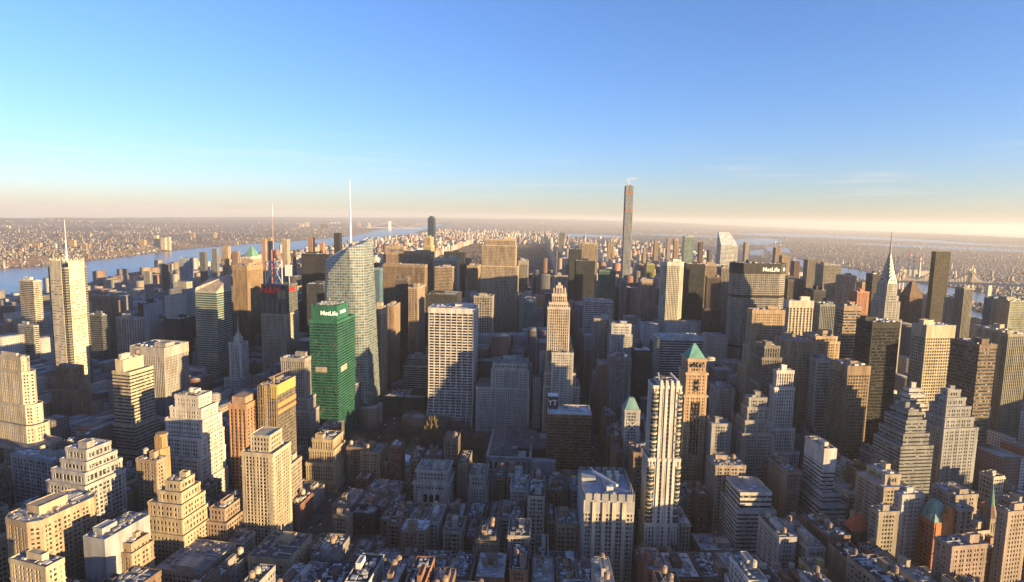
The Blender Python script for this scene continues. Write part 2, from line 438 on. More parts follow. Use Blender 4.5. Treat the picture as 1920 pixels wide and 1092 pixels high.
def col_of(X, Y):
    az = np.arctan2(X, Y); az = np.clip(az, -1.35, 1.35); return PW / 2 + F * np.tan(az)
def rim(X, Y):
    """distance at which the land ends and its height there, so that the skyline of the far land curves as it does"""
    c = col_of(X, Y); line = 392 + 38 * c / PW; yd = np.interp(c, HX, HY)
    return np.clip(CAMZ * F / np.maximum(yd - line, 1.0), 12000, HEND), yd - line
def farshore_d(c):
    ys = np.interp(c, [p[0] for p in FARSHORE], [p[1] for p in FARSHORE])
    line = 392 + 38 * c / PW
    return CAMZ * F / np.maximum(ys - line, 3) * np.hypot(1, (c - 960) / F) * 1.0
def terrain(X, Y):
    d = np.hypot(X, Y); e, dy = rim(X, Y)
    zt = np.maximum(0, CAMZ - e * dy / F / np.hypot(1, (col_of(X, Y) - 960) / F))
    t = np.clip((d - 14000) / np.maximum(e - 14000, 1), 0, 1)
    z = zt * t * t * (3 - 2 * t)
    c = col_of(X, Y); px, py = proj(X, Y, 0 * d)
    ys = np.interp(px, [p[0] for p in FARSHORE], [p[1] for p in FARSHORE])
    over = (px < 800) & (py < ys - .6)
    b = np.clip((ys - .6 - py) / 4, 0, 1)
    z = z + np.where(over, b * 42 * np.clip(1 - (d - 4000) / 16000, .2, 1), 0)
    z = z + np.where(d > 9000, 14 * np.sin(X / 900.) * np.sin(Y / 1300. + X / 2100.) * np.clip((d - 9000) / 6000, 0, 1), 0)
    return z
def is_water(X, Y):
    px, py = proj(X, Y, 0 * np.asarray(X)); r = np.zeros(np.shape(X), bool)
    for p in WATERS: r |= in_poly(px, py, p)
    return r & (np.asarray(Y) > 300)
def is_far(X, Y):
    px, py = proj(X, Y, 0 * np.asarray(X))
    ys = np.interp(px, [p[0] for p in FARSHORE], [p[1] for p in FARSHORE])
    ye = np.interp(px, [1380, 1490, 1727, 1920, 2300], [440, 490, 556, 595, 700])
    return ((px < 815) & (py < ys)) | ((px > 1380) & (py < ye)) | (np.hypot(X, Y) > 15000)

def make_land():
    t1 = np.linspace(-math.atan(1180 / F), math.atan(1250 / F), 900)
    az = np.concatenate([np.linspace(-math.pi, t1[0], 60)[:-1], t1, np.linspace(t1[-1], math.pi, 60)[1:]])
    k = np.concatenate([[2, 60, 200], np.geomspace(380, 12000, 190), np.linspace(12500, HEND, 60)])
    A, D = np.meshgrid(az, k); X = D * np.sin(A); Y = D * np.cos(A)
    e, _ = rim(X, Y); D2 = np.where(D > 12000, 12000 + (D - 12000) / (HEND - 12000) * (e - 12000), D)
    X = D2 * np.sin(A); Y = D2 * np.cos(A)
    Z = terrain(X, Y); Z = np.where(is_water(X, Y), -9.0, Z)
    n, m_ = A.shape
    v = np.stack([X, Y, Z], -1).reshape(-1, 3)
    i = np.arange(n * m_).reshape(n, m_)
    q = np.stack([i[:-1, :-1], i[:-1, 1:], i[1:, 1:], i[1:, :-1]], -1).reshape(-1, 4)[:, ::-1]
    me = bpy.data.meshes.new("ground"); me.vertices.add(len(v)); me.vertices.foreach_set("co", v.ravel())
    me.loops.add(q.size); me.loops.foreach_set("vertex_index", q.ravel().astype(np.int32))
    me.polygons.add(len(q)); me.polygons.foreach_set("loop_start", np.arange(0, q.size, 4, dtype=np.int32))
    c = v[q].mean(1); far = is_far(c[:, 0], c[:, 1])
    # street ground
    a, t, p = new_mat("asphalt"); g = nd(t, "ShaderNodeNewGeometry")
    f = ramp(t, noise(t, g.outputs["Position"], .08, 5, .7), .3, .7, .028, .075)
    cc = nd(t, "ShaderNodeCombineColor")
    for i_ in range(3): t.links.new(f, cc.inputs[i_])
    t.links.new(cc.outputs[0], p.inputs["Base Color"]); p.inputs["Roughness"].default_value = .85
    b, t, p = new_mat("winter_land"); g = nd(t, "ShaderNodeNewGeometry")
    n1 = noise(t, g.outputs["Position"], .0011, 7, .65); n2 = noise(t, g.outputs["Position"], .012, 4, .7)
    c1 = mixc(t, 'MIX', ramp(t, n1, .4, .6, 0, 1), (.085, .06, .045), (.19, .14, .1))
    c2 = mixc(t, 'MIX', ramp(t, n2, .58, .68, 0, .5), c1, (.34, .29, .24))
    t.links.new(c2, p.inputs["Base Color"]); p.inputs["Roughness"].default_value = .95
    me.materials.append(a); me.materials.append(b)
    me.polygons.foreach_set("material_index", far.astype(np.int32)); me.update(calc_edges=True); me.validate()
    o = bpy.data.objects.new("ground", me); sc.collection.objects.link(o); tag(o, "dark city streets and brown winter land reaching to the skyline", "ground", kind="structure")
    # water
    wm, t, p = new_mat("river_water"); g = nd(t, "ShaderNodeNewGeometry")
    p.inputs["Base Color"].default_value = (.12, .15, .165, 1); p.inputs["Roughness"].default_value = .25
    bp = nd(t, "ShaderNodeBump"); bp.inputs["Strength"].default_value = .12; bp.inputs["Distance"].default_value = .5
    t.links.new(noise(t, scaled(t, g.outputs["Position"], (.05, .09, .05)), 1.0, 5), bp.inputs["Height"]); t.links.new(bp.outputs[0], p.inputs["Normal"])
    s = MB(); R2 = 30000
    s.cap([(R2 * math.cos(a_ * math.tau / 64), R2 * math.sin(a_ * math.tau / 64)) for a_ in range(64)], -4.0)
    tag(s.build("water", wm), "blue river water between the city and the far shores", "water", kind="structure")
make_land()

# ---------------------------------------------------------------- mass of small buildings
class Mass:
    def __init__(s): s.b = []
    def add(s, x, y, h, w_, d_, z0, z1, c): s.b.append((x, y, h, w_, d_, z0, z1, *c))
    def build(s, name, label, cat):
        a = np.array(s.b, float); n = len(a)
        sx = np.array([-.5, .5, .5, -.5]); sy = np.array([-.5, -.5, .5, .5])
        lx = a[:, 3, None] * sx; ly = a[:, 4, None] * sy; ch, sh = np.cos(a[:, 2])[:, None], np.sin(a[:, 2])[:, None]
        X = a[:, 0, None] + lx * ch + ly * sh; Y = a[:, 1, None] - lx * sh + ly * ch
        v = np.zeros((n, 8, 3)); v[:, :4, 0] = X; v[:, 4:, 0] = X; v[:, :4, 1] = Y; v[:, 4:, 1] = Y
        v[:, :4, 2] = a[:, 5, None]; v[:, 4:, 2] = a[:, 6, None]
        fq = np.array([[0, 1, 5, 4], [1, 2, 6, 5], [2, 3, 7, 6], [3, 0, 4, 7], [4, 5, 6, 7]])
        q = (np.arange(n)[:, None, None] * 8 + fq[None]).reshape(-1, 4)
        me = bpy.data.meshes.new(name); me.vertices.add(n * 8); me.vertices.foreach_set("co", v.ravel())
        me.loops.add(q.size); me.loops.foreach_set("vertex_index", q.ravel().astype(np.int32))
        me.polygons.add(len(q)); me.polygons.foreach_set("loop_start", np.arange(0, q.size, 4, dtype=np.int32))
        at_ = me.attributes.new("Col", 'FLOAT_COLOR', 'POINT')
        cc = np.ones((n, 8, 4)); cc[:, :, :3] = a[:, None, 7:10]; at_.data.foreach_set("color", cc.ravel())
        me.update(calc_edges=True); me.materials.append(FABRIC)
        o = bpy.data.objects.new(name, me); sc.collection.objects.link(o)
        return tag(o, label, cat, kind="stuff")
PAL = [(.36, .28, .2), (.42, .36, .28), (.5, .45, .37), (.3, .2, .14), (.26, .14, .1), (.45, .43, .4), (.58, .55, .5), (.33, .3, .27), (.22, .18, .15), (.4, .3, .22)]

# ---------------------------------------------------------------- towers one can pick out
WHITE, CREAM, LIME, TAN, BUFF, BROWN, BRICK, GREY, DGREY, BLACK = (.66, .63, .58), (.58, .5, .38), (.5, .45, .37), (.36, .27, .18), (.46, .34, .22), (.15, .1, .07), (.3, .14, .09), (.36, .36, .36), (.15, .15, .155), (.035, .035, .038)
T = 'office_tower'; S = 'stone_tower'; A = 'apartment_tower'; G_ = 'glass_tower'; L = 'loft_building'
sk, bd = 'skyscraper', 'building'

# ---- left
bld(A, 'pale beige banded tower standing apart near the river, just left of the masted cream tower', sk, 1600, 36, 62, 77, 528, 640, 'hor', CREAM)
bld(T, 'blue-grey horizontally banded slab in shade below the pale riverside tower', bd, 1480, 34, 62, 72, 612, 690, 'hor', GREY)
I = bld(S, 'big sunlit cream stepped tower with octagonal top at the far left edge', sk, 850, -30, 45, 60, 672, 850, 'mas', CREAM, tiers=[(700, 4, 4, 3), (762, 6, 9, 5), (800, 10, 16, 10), (838, 24, 34, 24)], ch=5, tb=4)
bld(S, 'narrow dark brick tower with one orange sunlit strip, right of the stepped cream tower', bd, 1000, 103, 132, 157, 692, 800, 'mas', (.3, .2, .13), tiers=[(735, 4, 6, 4)])
I_bands = bld(T, 'golden horizontally banded tower with a blank box on top, tall shadow on its side', sk, 850, 211, 243, 287, 700, 900, 'hor', (.56, .47, .33), tiers=[(800, 1, 5, 2), (850, 3, 9, 5)], clut=0, tb=3)
bld(T, 'wide grey concrete slab with fine ribs behind the golden banded tower', sk, 1000, 245, 307, 341, 654, 800, 'vert', (.42, .39, .36), dep=48, tb=14)
bld(T, 'brown ribbed office tower with pale blank side, right of the masted cream tower', sk, 1500, 172, 201, 221, 556, 690, 'vert', (.3, .23, .17), tb=5)
bld(T, 'low dark banded block in front of the brown ribbed tower', bd, 1330, 166, 190, 200, 592, 690, 'hor2', DGREY)
bld(A, 'small tower of white and reddish vertical stripes with slanted top', bd, 1300, 218, 256, 269, 598, 665, 'vw', (.5, .42, .38))
bld(G_, 'small near-black slab with a pale slanted roof fin, left of the grey topped dark tower', sk, 1450, 258, 266, 294, 570, 670, 'dark', BLACK)
bld(G_, 'dark glass tower with grey band on top and one bright vertical edge', sk, 1250, 308, 339, 366, 600, 700, 'dark', (.06, .06, .06), tb=14)
I_green = bld(G_, 'green glass tower with slanted tan roof wedge, fine horizontal lines on its left face', sk, 1150, 366, 406, 434, 548, 715, 'hor2', (.42, .45, .4), g=(.03, .07, .06))
I_white = bld(S, 'slim white tower topped by a ball and mast', sk, 1080, 429, 452, 465, 645, 745, 'mas', (.7, .66, .58), tiers=[(712, 6, 0, 6), (735, 20, 3, 18)], clut=.3)
I_pyr = bld(S, 'brown tower with green copper pyramid roof on a white collar', sk, 1900, 454, 474, 490, 487, 640, 'vert', (.42, .3, .2), clut=0, tb=9)
bld(G_, 'tan and dark tower with an open notched top, in front of the green pyramid', sk, 1500, 436, 463, 492, 500, 690, 'vert', (.36, .26, .16), g=(.02, .02, .02), tb=10)
I_hm = bld(T, 'tower with red lettering and a steel mast frame above stone lower floors', sk, 1130, 490, 534, 557, 536, 690, 'off', (.16, .17, .16), g=(.03, .05, .045), tiers=[(589, .6, .6, .6)], clut=0)
bld(G_, 'wide dark slab with a pale strip sign near its roof, behind the glass crystal tower', sk, 1600, 565, 617, 624, 478, 640, 'dark', BLACK, tb=6)
bld(T, 'dark low tower with white roof rim and bluish patches, beside the red lettered tower', sk, 1350, 575, 606, 618, 534, 650, 'dark', (.07, .07, .075), tb=3)
I_boa = None
I_ml = bld(G_, 'green glass tower with a lettered box on its roof', sk, 870, 580, 632, 665, 604, 810, 'hor2', (.035, .16, .105), g=(.01, .04, .032), clut=0, tb=3, roof=(.08, .09, .08))
bld(T, 'grey ribbed tower with stepped lower right side, in front of the green glass tower', sk, 830, 527, 571, 582, 674, 880, 'vert', (.36, .33, .3), tiers=[(748, 1, 5, 2), (772, 2, 9, 3), (820, 3, 10, 4)], tb=4)
I_con = bld(T, 'tower under construction with scaffold, yellow netting and a hoist mast', sk, 700, 484, 518, 553, 726, 880, 'off', (.2, .17, .13), tb=5, clut=2)
I_or = bld(A, 'orange brick apartment tower with dark window stripes and a grey roof bulkhead', sk, 700, 430, 461, 489, 760, 960, 'vw', (.46, .27, .16), tb=5)
I_apt = bld(A, 'tall beige apartment slab with a darker recessed strip down its corner', sk, 560, 454, 511, 544, 853, 1070, ('grid', 3.3, .42, 3.2, .32, .8), (.52, .44, .32), clut=.6, tb=3)
bld(S, 'broad white setback building, sunlit on its many stepped terraces', sk, 690, 328, 372, 396, 745, 930, 'mas', (.64, .58, .5), tiers=[(768, 4, 5, 3), (790, 7, 7, 6), (823, 13, 9, 11), (860, 17, 10, 15), (905, 19, 12, 18)], tb=3, clut=1.5, tanks=1)
I_lan = bld(L, 'small tan building with a glowing lantern turret behind it', bd, 640, 256, 293, 312, 866, 960, 'mas2', (.38, .3, .22), tanks=1)
bld(S, 'golden stepped block with stacked penthouses, deep window rows on its right face', bd, 560, 310, 338, 364, 905, 1080, 'mas2', (.52, .42, .28), tiers=[(925, 5, 3, 3), (948, 12, 5, 6), (975, 14, 7, 8), (1005, 16, 9, 10)], tb=2.2, par=.8)
bld(S, 'large grey setback office block with pale flat roof near the left edge', bd, 630, 124, 162, 208, 846, 1000, 'loft', (.42, .4, .37), tiers=[(868, 3, 3, 3), (888, 9, 5, 7), (912, 12, 8, 10)], roof=(.36, .38, .42), clut=1.2)
bld(L, 'long low grey block with pale roof left of the grey setback office block', bd, 700, 22, 100, 130, 866, 930, 'loft', (.34, .33, .32), roof=(.3, .32, .35), clut=1.6)
bld(L, 'brick block with chamfered golden corner and pale rooftop boxes at lower left', bd, 540, 2, 62, 128, 985, 1092, 'mas2', (.44, .34, .23), ch=6, roof=(.42, .37, .3), clut=1.6, tb=4, dep=52)
bld(L, 'cream corner block with a rounded blank tower on its roof, at the bottom left', bd, 480, 20, 86, 120, 1066, 1092, 'mas2', (.58, .48, .33), clut=.8)
bld(L, 'narrow white-walled building with a tilted blue-grey roof, left half of a pair near the bottom', bd, 510, 156, 196, 208, 1015, 1092, 'blank', (.36, .37, .38), roof=(.22, .24, .27), clut=1.5, dep=40)
bld(S, 'tan building with golden roof chimneys, right half of a pair near the bottom', bd, 515, 209, 246, 279, 1022, 1092, 'mas2', (.42, .32, .22), tiers=[(1040, 1, 2, 2)], clut=1.3, tb=4)
bld(L, 'flat roofed block with pale chimney tower at the bottom, left of tall beige slab', bd, 500, 292, 372, 428, 1078, 1092, 'mas2', (.46, .4, .32), roof=(.2, .2, .2), clut=1.4, dep=45)
bld(L, 'ornate cream building with sharp parapet spikes below the tall beige slab', bd, 490, 466, 540, 556, 1052, 1092, 'mas2', (.5, .4, .26), roof=(.07, .07, .07), tb=5, dep=40)

# ---- centre
I_grace = bld(T, 'wide white grid tower with dark window bands and a blank pale top', sk, 929, 804, 888.5, 896, 580, 812, 'wide', (.68, .64, .6), g=(.012, .012, .014), tb=8, par=.5, roof=(.25, .28, .32), clut=.5)
bld(S, 'golden stepped tower with ribbed crown left of the park', sk, 720, 586, 624, 642, 826, 960, 'vert', (.5, .4, .26), tiers=[(845, 3, 2, 2), (872, 6, 4, 5), (905, 8, 6, 7)], tb=3)
bld(L, 'dark brick loft with clustered chimney stacks beside the park', bd, 720, 650, 694, 704, 842, 905, 'mas2', (.24, .17, .12), tanks=2)
bld(L, 'tan loft block with arched top windows and a black roof tank, facing the park', bd, 710, 676, 712, 726, 850, 905, 'mas2', (.4, .3, .2), tanks=1)
bld(G_, 'low dark glass cube with plant filled roof beside the white grid tower', bd, 960, 720, 797, 803, 748, 812, 'dark', (.06, .065, .065), roof=(.1, .11, .12), clut=1.5, dep=45)
bld(T, 'pale greenish office block with setbacks tucked against the white grid tower', bd, 1060, 764, 803, 808, 672, 745, 'hor', (.46, .48, .44), tiers=[(688, 5, 0, 4)])
bld(T, 'brown tower of pale vertical ribs with dark flat roof, right of the glass crystal', sk, 1020, 689, 714, 725, 578, 770, 'vert', (.5, .38, .27), tb=12)
bld(T, 'brown tower of close window rows behind the ribbed brown tower', sk, 1140, 722, 738, 750, 574, 770, 'mas', (.34, .25, .18))
bld(T, 'dark slender tower with white rooftop dishes above it', sk, 1220, 742, 764, 769, 522, 760, 'vert', (.18, .15, .13), tb=5)
bld(T, 'tall brown slab with one gold lit edge left of the white grid tower', sk, 1180, 766, 783, 797, 540, 700, 'vert', (.42, .33, .25), g=(.02, .02, .02))
bld(T, 'broad brown ribbed slab with dishes on the roof, its right edge pink in the sun', sk, 1500, 719, 796, 801, 498, 660, 'vert', (.3, .22, .15), tb=6)
bld(T, 'broad tan slab behind the brown ribbed slab', sk, 1750, 726, 808, 814, 474, 640, 'vert', (.38, .28, .19), tb=9)
bld(A, 'square tan hotel block with blank top and cage windows behind the broad slabs', sk, 1950, 724, 757, 762, 463, 480, 'off', (.46, .36, .25), tb=7)
bld(G_, 'blue glass tower with brown box above, right of the glass crystal', sk, 1450, 688, 712, 718, 506, 600, 'cur', (.16, .25, .3), g=(.05, .11, .16))
I_o57 = bld(G_, 'very tall dark blue glass tower with curved crown, alone on the skyline left of centre', sk, 2500, 802, 813, 817, 412, 480, 'cur', (.05, .07, .1), g=(.03, .05, .09), clut=0, tb=1)
bld(S, 'slim gold lit tower with domed cap in front of the dark blue skyline tower', sk, 2250, 797, 807, 813, 446, 475, 'vert', (.56, .44, .26), tiers=[(462, 3, 3, 3)])
bld(T, 'white ribbed tower with teeth along its roof', sk, 1700, 813, 857, 862, 487, 560, 'vert', (.58, .52, .42), tb=5)
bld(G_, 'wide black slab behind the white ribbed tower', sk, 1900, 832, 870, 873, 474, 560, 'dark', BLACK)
bld(T, 'tan tower with an orange band on its face, in front of the white ribbed tower', sk, 1620, 815, 848, 853, 502, 550, 'hor', (.44, .33, .22))
bld(T, 'dark flat topped block with grey roof behind the white grid tower', bd, 1230, 798, 857, 863, 554, 570, 'dark', (.06, .06, .06), roof=(.12, .13, .13), dep=60, clut=1.4)
bld(T, 'grey concrete tower of diagonal hatched panels right of the white grid tower', sk, 1110, 889, 923, 926, 557, 620, 'sq', (.4, .36, .3))
bld(A, 'tan striped apartment tower between the black slab and the big stone slab', sk, 1850, 876, 895, 901, 500, 560, 'vert', (.44, .34, .22))
I_rock = bld(S, 'broad limestone slab skyscraper with stepped shoulders and fine vertical ribs', sk, 1600, 910, 966, 969, 450, 640, 'vert', (.5, .4, .29), g=(.06, .055, .05), tiers=[(461, 8, 2, 3), (500, 10, 8, 6)], dep=50, tb=3, clut=.4)
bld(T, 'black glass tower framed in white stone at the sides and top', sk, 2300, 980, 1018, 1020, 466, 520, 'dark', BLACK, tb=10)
bld(T, 'grey tower with plain top band left of the black glass tower', sk, 1900, 972, 990, 992, 490, 560, 'vert', (.4, .36, .3), tb=12)
bld(S, 'wide tan stone block of vertical stripes in front of the black framed tower', sk, 1480, 991, 1041, 1042, 517, 630, 'vert', (.46, .38, .3), dep=30)
bld(T, 'striped grey tower beside the avenue canyon, behind the tan stone block', sk, 2100, 1026, 1043, 1045, 472, 520, 'vert', (.4, .34, .3))
I_500 = bld(S, 'slender cream stone tower with stepped top, rising alone in the centre', sk, 870, 1036, 1036, 1062, 552, 745, 'vert', (.62, .53, .42), tiers=[(568, 4, 2, 3), (577, 6, 5, 5), (700, 8, 16, 8), (725, 9, 22, 10)], dep=26, side='L', clut=0, tb=3)
bld(G_, 'low green glass office with white roof box between the stone towers', bd, 1350, 982, 1004, 1005, 567, 620, 'hor2', (.25, .36, .32), g=(.03, .08, .07), tb=3)
bld(S, 'pale stone office block with stepped wings left of the cream central tower', bd, 900, 924, 990, 994, 684, 806, 'mas', (.52, .5, .45), tiers=[(695, 2, 2, 3), (730, 24, 3, 5)], clut=1.3, dep=40)
bld(S, 'narrow pale stone building wedged between the stepped wings and the cream central tower', bd, 950, 991, 1012, 1014, 660, 700, 'mas', (.5, .48, .44))
bld(S, 'pale stone front of paired windows directly left of the cream central tower', bd, 850, 1012, 1035, 1037, 662, 800, 'mas', (.52, .5, .45))
I_ny = bld(T, 'brown box office building with pale lettered roof and a black sign box', bd, 760, 1028, 1028, 1109, 778, 925, 'hor', (.24, .15, .09), g=(.03, .025, .02), dep=40, side='L', clut=0, tb=4, par=.9, roof=(.4, .47, .5))
bld(L, 'grey brick building with a red hipped roof beside the brown box office', bd, 790, 989, 1024, 1027, 848, 915, 'mas2', (.36, .34, .31), clut=0, dep=28)
I_hip = HEROES[-1]
I_rad = bld(S, 'black brick gothic tower with gold trimmed pinnacles at the park edge', bd, 790, 792, 822, 827, 822, 860, 'vert', (.07, .06, .05), tiers=[(838, 2, 2, 2)], clut=0, tb=2)
I_ren = bld(S, 'grey stone club building with three tall arched windows and a columned top floor', bd, 640, 782, 838, 846, 885, 985, 'mas2', (.46, .44, .39), tiers=[(905, 3, 2, 2), ], tb=3, roof=(.2, .24, .24), clut=1.4, dep=30)
bld(S, 'narrow grey stone tower with blank white penthouse, lit on its right edge', bd, 650, 880, 911, 916, 893, 1010, 'mas', (.46, .43, .38), tiers=[(915, 1, 2, 2)], clut=.7)
bld(L, 'brown brick loft with white cluttered roof near the bottom centre', bd, 545, 752, 799, 808, 997, 1092, 'mas2', (.36, .26, .18), roof=(.5, .53, .58), clut=2)
bld(L, 'slim cream loft with black roof and sunlit right edge near the bottom centre', bd, 545, 831, 865, 873, 998, 1085, 'loft', (.48, .4, .3), roof=(.06, .06, .06), clut=1)
bld(L, 'slim tan loft with two white tanks on the roof, left half of a joined pair', bd, 600, 624, 655, 661, 970, 1040, 'mas2', (.42, .33, .23), tanks=2)
bld(L, 'black fronted loft with a pale rooftop bulkhead, right half of a joined pair', bd, 602, 661, 700, 710, 965, 1050, 'vert', (.06, .06, .065), tiers=[], clut=1.2)
bld(L, 'white and grey loft with stepped back top floors behind the joined pair', bd, 670, 692, 748, 758, 920, 985, 'loft', (.5, .48, .44), tiers=[(928, 4, 1, 3)], clut=1)
bld(L, 'pink brick loft below the black fronted loft', bd, 575, 694, 719, 728, 1025, 1065, 'mas2', (.4, .29, .23))

# ---- right
I_crown = bld(T, 'near office tower with four broad white piers and a notched crown of slabs', bd, 520, 1087, 1096, 1189, 938, 1092, 'off', (.5, .47, .4), g=(.05, .06, .065), dep=58, side='L', clut=0, tb=12, par=.2, roof=(.33, .38, .45))
bld(L, 'orange buff loft with iron fire stairs left of the tower with white piers', bd, 540, 1041, 1044, 1087, 985, 1092, 'loft', (.48, .33, .2), side='L', roof=(.13, .14, .14), clut=1)
I_425 = bld(A, 'slim white striped residential tower with glassy bay corners', sk, 552, 1227, 1237, 1273, 720, 1065, 'vert', (.68, .62, .54), g=(.03, .045, .06), tiers=[(725, 5, 2, .5), (862, 7, 4, 2), (985, 8, 4, 3)], side='L', clut=0, tb=2)
I_merc = bld(S, 'tan brick tower with green copper pyramid roof and arched top windows', sk, 700, 1279, 1291, 1324, 674, 940, 'mas', (.52, .36, .22), tiers=[(700, 2, 1.5, 1.5), (742, 3, 2, 2.5), (905, 4, 3, 4)], side='L', clut=0, tb=5)
bld(G_, 'modern banded glass office with flat pale roofs behind the green pyramid tower', sk, 960, 1226, 1238, 1318, 634, 730, 'hor2', (.52, .54, .54), g=(.02, .03, .035), side='L', roof=(.35, .36, .4), clut=.8, tb=4)
bld(T, 'white chamfered bank tower with a brilliantly lit right face', sk, 1250, 1243, 1243, 1284, 492, 615, 'vert', (.68, .63, .5), side='L', dep=26, ch=9, tb=7)
bld(G_, 'plain black slab right of the brilliantly lit bank tower', sk, 1400, 1287, 1287, 1322, 496, 615, 'dark', BLACK, side='L', tb=8, dep=30)
bld(T, 'brown grid slab behind the plain black slab', sk, 1500, 1319, 1319, 1360, 498, 590, 'off', (.36, .28, .21), side='L', dep=30)
bld(S, 'dark gothic tower with copper finials between the brown slab and the lettered octagon', sk, 1320, 1326, 1326, 1352, 520, 640, 'vert', (.14, .11, .1), side='L', tiers=[(580, 2, 2, 2)])
bld(T, 'narrow grey ribbed tower against the left end of the lettered octagon', sk, 1350, 1353, 1353, 1378, 502, 600, 'vert', (.34, .31, .27), side='L', dep=25)
I_met = None
bld(S, 'tan gothic office tower with arched crown in front of the lettered octagon', sk, 920, 1402, 1411, 1472, 582, 730, 'mas', (.46, .34, .22), side='L', tiers=[(650, 2, 2, 3), (690, 6, 4, 6)], tb=5)
bld(S, 'dark stone tower with spiky top before the tan gothic tower', sk, 800, 1434, 1434, 1462, 650, 760, 'vert', (.24, .21, .18), side='L', dep=24, tiers=[(672, 3, 2, 2), (720, 6, 5, 5)])
bld(T, 'white tower of tall window stripes with an arched lattice crown', sk, 1010, 1472, 1480, 1525, 565, 650, 'vw', (.6, .53, .42), side='L', tb=10)
I_chr = None
bld(T, 'tall dark slab directly left of the spired deco tower', sk, 1300, 1637, 1637, 1655, 515, 610, 'dark', (.09, .08, .07), side='L', dep=18)
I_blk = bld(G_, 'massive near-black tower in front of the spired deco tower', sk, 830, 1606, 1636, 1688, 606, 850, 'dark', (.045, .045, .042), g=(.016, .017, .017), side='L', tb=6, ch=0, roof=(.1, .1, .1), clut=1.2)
bld(T, 'sunlit buff tower of small square windows with dark belt near the top', sk, 900, 1711, 1738, 1791, 612, 760, 'off', (.52, .45, .32), side='L', tb=15, roof=(.45, .47, .5))
bld(T, 'dark brown stepped tower with one sunlit upper corner at the right', sk, 850, 1782, 1837, 1869, 648, 830, 'hor', (.2, .15, .11), side='L', tb=4)
bld(G_, 'plain dark bronze tower, tallest at the right', sk, 1600, 1747, 1755, 1783, 473, 610, 'dark', (.07, .06, .05), g=(.035, .028, .02), side='L', tb=1, clut=0)
I_brp = bld(A, 'brown brick tower tapering to a pyramid top at the right', sk, 1350, 1706, 1706, 1730, 556, 610, 'mas', (.2, .13, .09), side='L', dep=24, clut=0)
bld(G_, 'tall green glass riverside slab near the right edge', sk, 1350, 1845, 1880, 1896, 564, 620, 'cur', (.2, .26, .26), g=(.06, .1, .11), side='L', tb=1)
bld(G_, 'pale glass riverside slab cut by the right edge', sk, 1300, 1894, 1894, 1935, 566, 620, 'cur', (.34, .34, .26), g=(.12, .13, .1), side='L', dep=30, tb=1)
bld(T, 'slim grey tower standing alone right of the bronze tower', sk, 1400, 1808, 1808, 1825, 541, 610, 'vert', (.26, .25, .22), side='L', dep=18)
bld(T, 'white faced tower with blank wall and grey side, left of dark brown grid tower', sk, 850, 1510, 1532, 1558, 674, 800, 'off', (.6, .58, .54), side='L', roof=(.08, .08, .09), tb=5)
bld(T, 'dark brown tower of sunlit window grid with pale top band', sk, 790, 1558, 1590, 1632, 688, 870, 'off', (.3, .22, .15), g=(.04, .035, .03), side='L', tb=10, roof=(.1, .1, .11))
bld(S, 'slender white stone tower of narrow stripes with stepped shoulders', sk, 760, 1451, 1457, 1488, 696, 860, 'vert', (.64, .6, .54), side='L', tiers=[(728, 2, 1.5, 1.5), (805, 10, 3, 6), (850, 16, 8, 10)], tb=3)
I_slab = bld(T, 'narrow white slab with blank top and rows of black windows, on a stepped base', sk, 640, 1509, 1546, 1568, 843, 1000, 'hor', (.62, .6, .57), side='L', tiers=[(928, 1, 6, 4), (950, 3, 10, 7), (985, 7, 12, 11)], tb=15, roof=(.07, .07, .07))
bld(S, 'dark grey ziggurat office block with many terraces', bd, 700, 1676, 1704, 1722, 770, 880, ('horiz', 6, 0, 3.4, .6, .2), (.24, .24, .23), side='L', tiers=[(775, 2, 3, 2), (790, 6, 5, 5), (815, 10, 7, 8), (838, 15, 9, 12)], tb=2)
bld(S, 'small white terraced tower behind the dark grey ziggurat', bd, 780, 1694, 1705, 1728, 731, 800, ('horiz', 6, 0, 3.4, .6, .25), (.5, .49, .48), side='L', tiers=[(742, 2, 3, 2), (760, 4, 6, 4), (780, 6, 9, 6)])
bld(S, 'pale terraced wedding cake block right of the dark grey ziggurat', bd, 760, 1767, 1777, 1801, 733, 830, 'mas', (.3, .3, .3), side='L', tiers=[(748, 3, 4, 3), (765, 6, 8, 6), (785, 9, 10, 9), (805, 12, 13, 12)], tb=2)
bld(S, 'white stepped office block with blank penthouse, sunlit front, right of the slim striped tower', bd, 590, 1366, 1390, 1434, 926, 1010, 'hor', (.6, .56, .5), side='L', tiers=[(925, 2, 5, 3), (960, 5, 9, 6)], tb=2, roof=(.22, .22, .22))
bld(S, 'grey setback office block of close windows below the tan gothic tower', bd, 700, 1396, 1405, 1438, 747, 860, 'mas', (.34, .32, .29), side='L', tiers=[(765, 2, 3, 2), (790, 5, 5, 5), (815, 8, 7, 8)])
bld(L, 'grey stone block with pale mansard top right of the green pyramid tower', bd, 690, 1326, 1335, 1371, 796, 850, 'mas', (.38, .37, .35), side='L', roof=(.4, .4, .42))
bld(S, 'stone block with a pale domed corner behind the mansard topped block', bd, 800, 1345, 1345, 1378, 730, 790, 'mas', (.36, .34, .31), side='L', dep=26)
bld(L, 'brown loft with a square tank tower on the roof right of the green pyramid tower', bd, 620, 1325, 1342, 1398, 874, 920, 'mas2', (.4, .33, .26), side='L', roof=(.3, .3, .32), tanks=1, clut=2)
bld(L, 'brown gridded loft squeezed left of the slim striped tower', bd, 640, 1188, 1188, 1222, 850, 960, 'loft', (.3, .2, .12), side='L', dep=30, tanks=1)
bld(S, 'grey narrow tower with a green hipped cap and crossed braces', bd, 700, 1172, 1172, 1200, 770, 880, 'mas2', (.42, .42, .4), side='L', dep=20, clut=0)
I_gcap = HEROES[-1]
bld(G_, 'black glass mid-rise with white roof, left of the modern banded office', bd, 900, 1184, 1191, 1222, 658, 735, 'dark', (.035, .035, .038), side='L', roof=(.5, .52, .55))
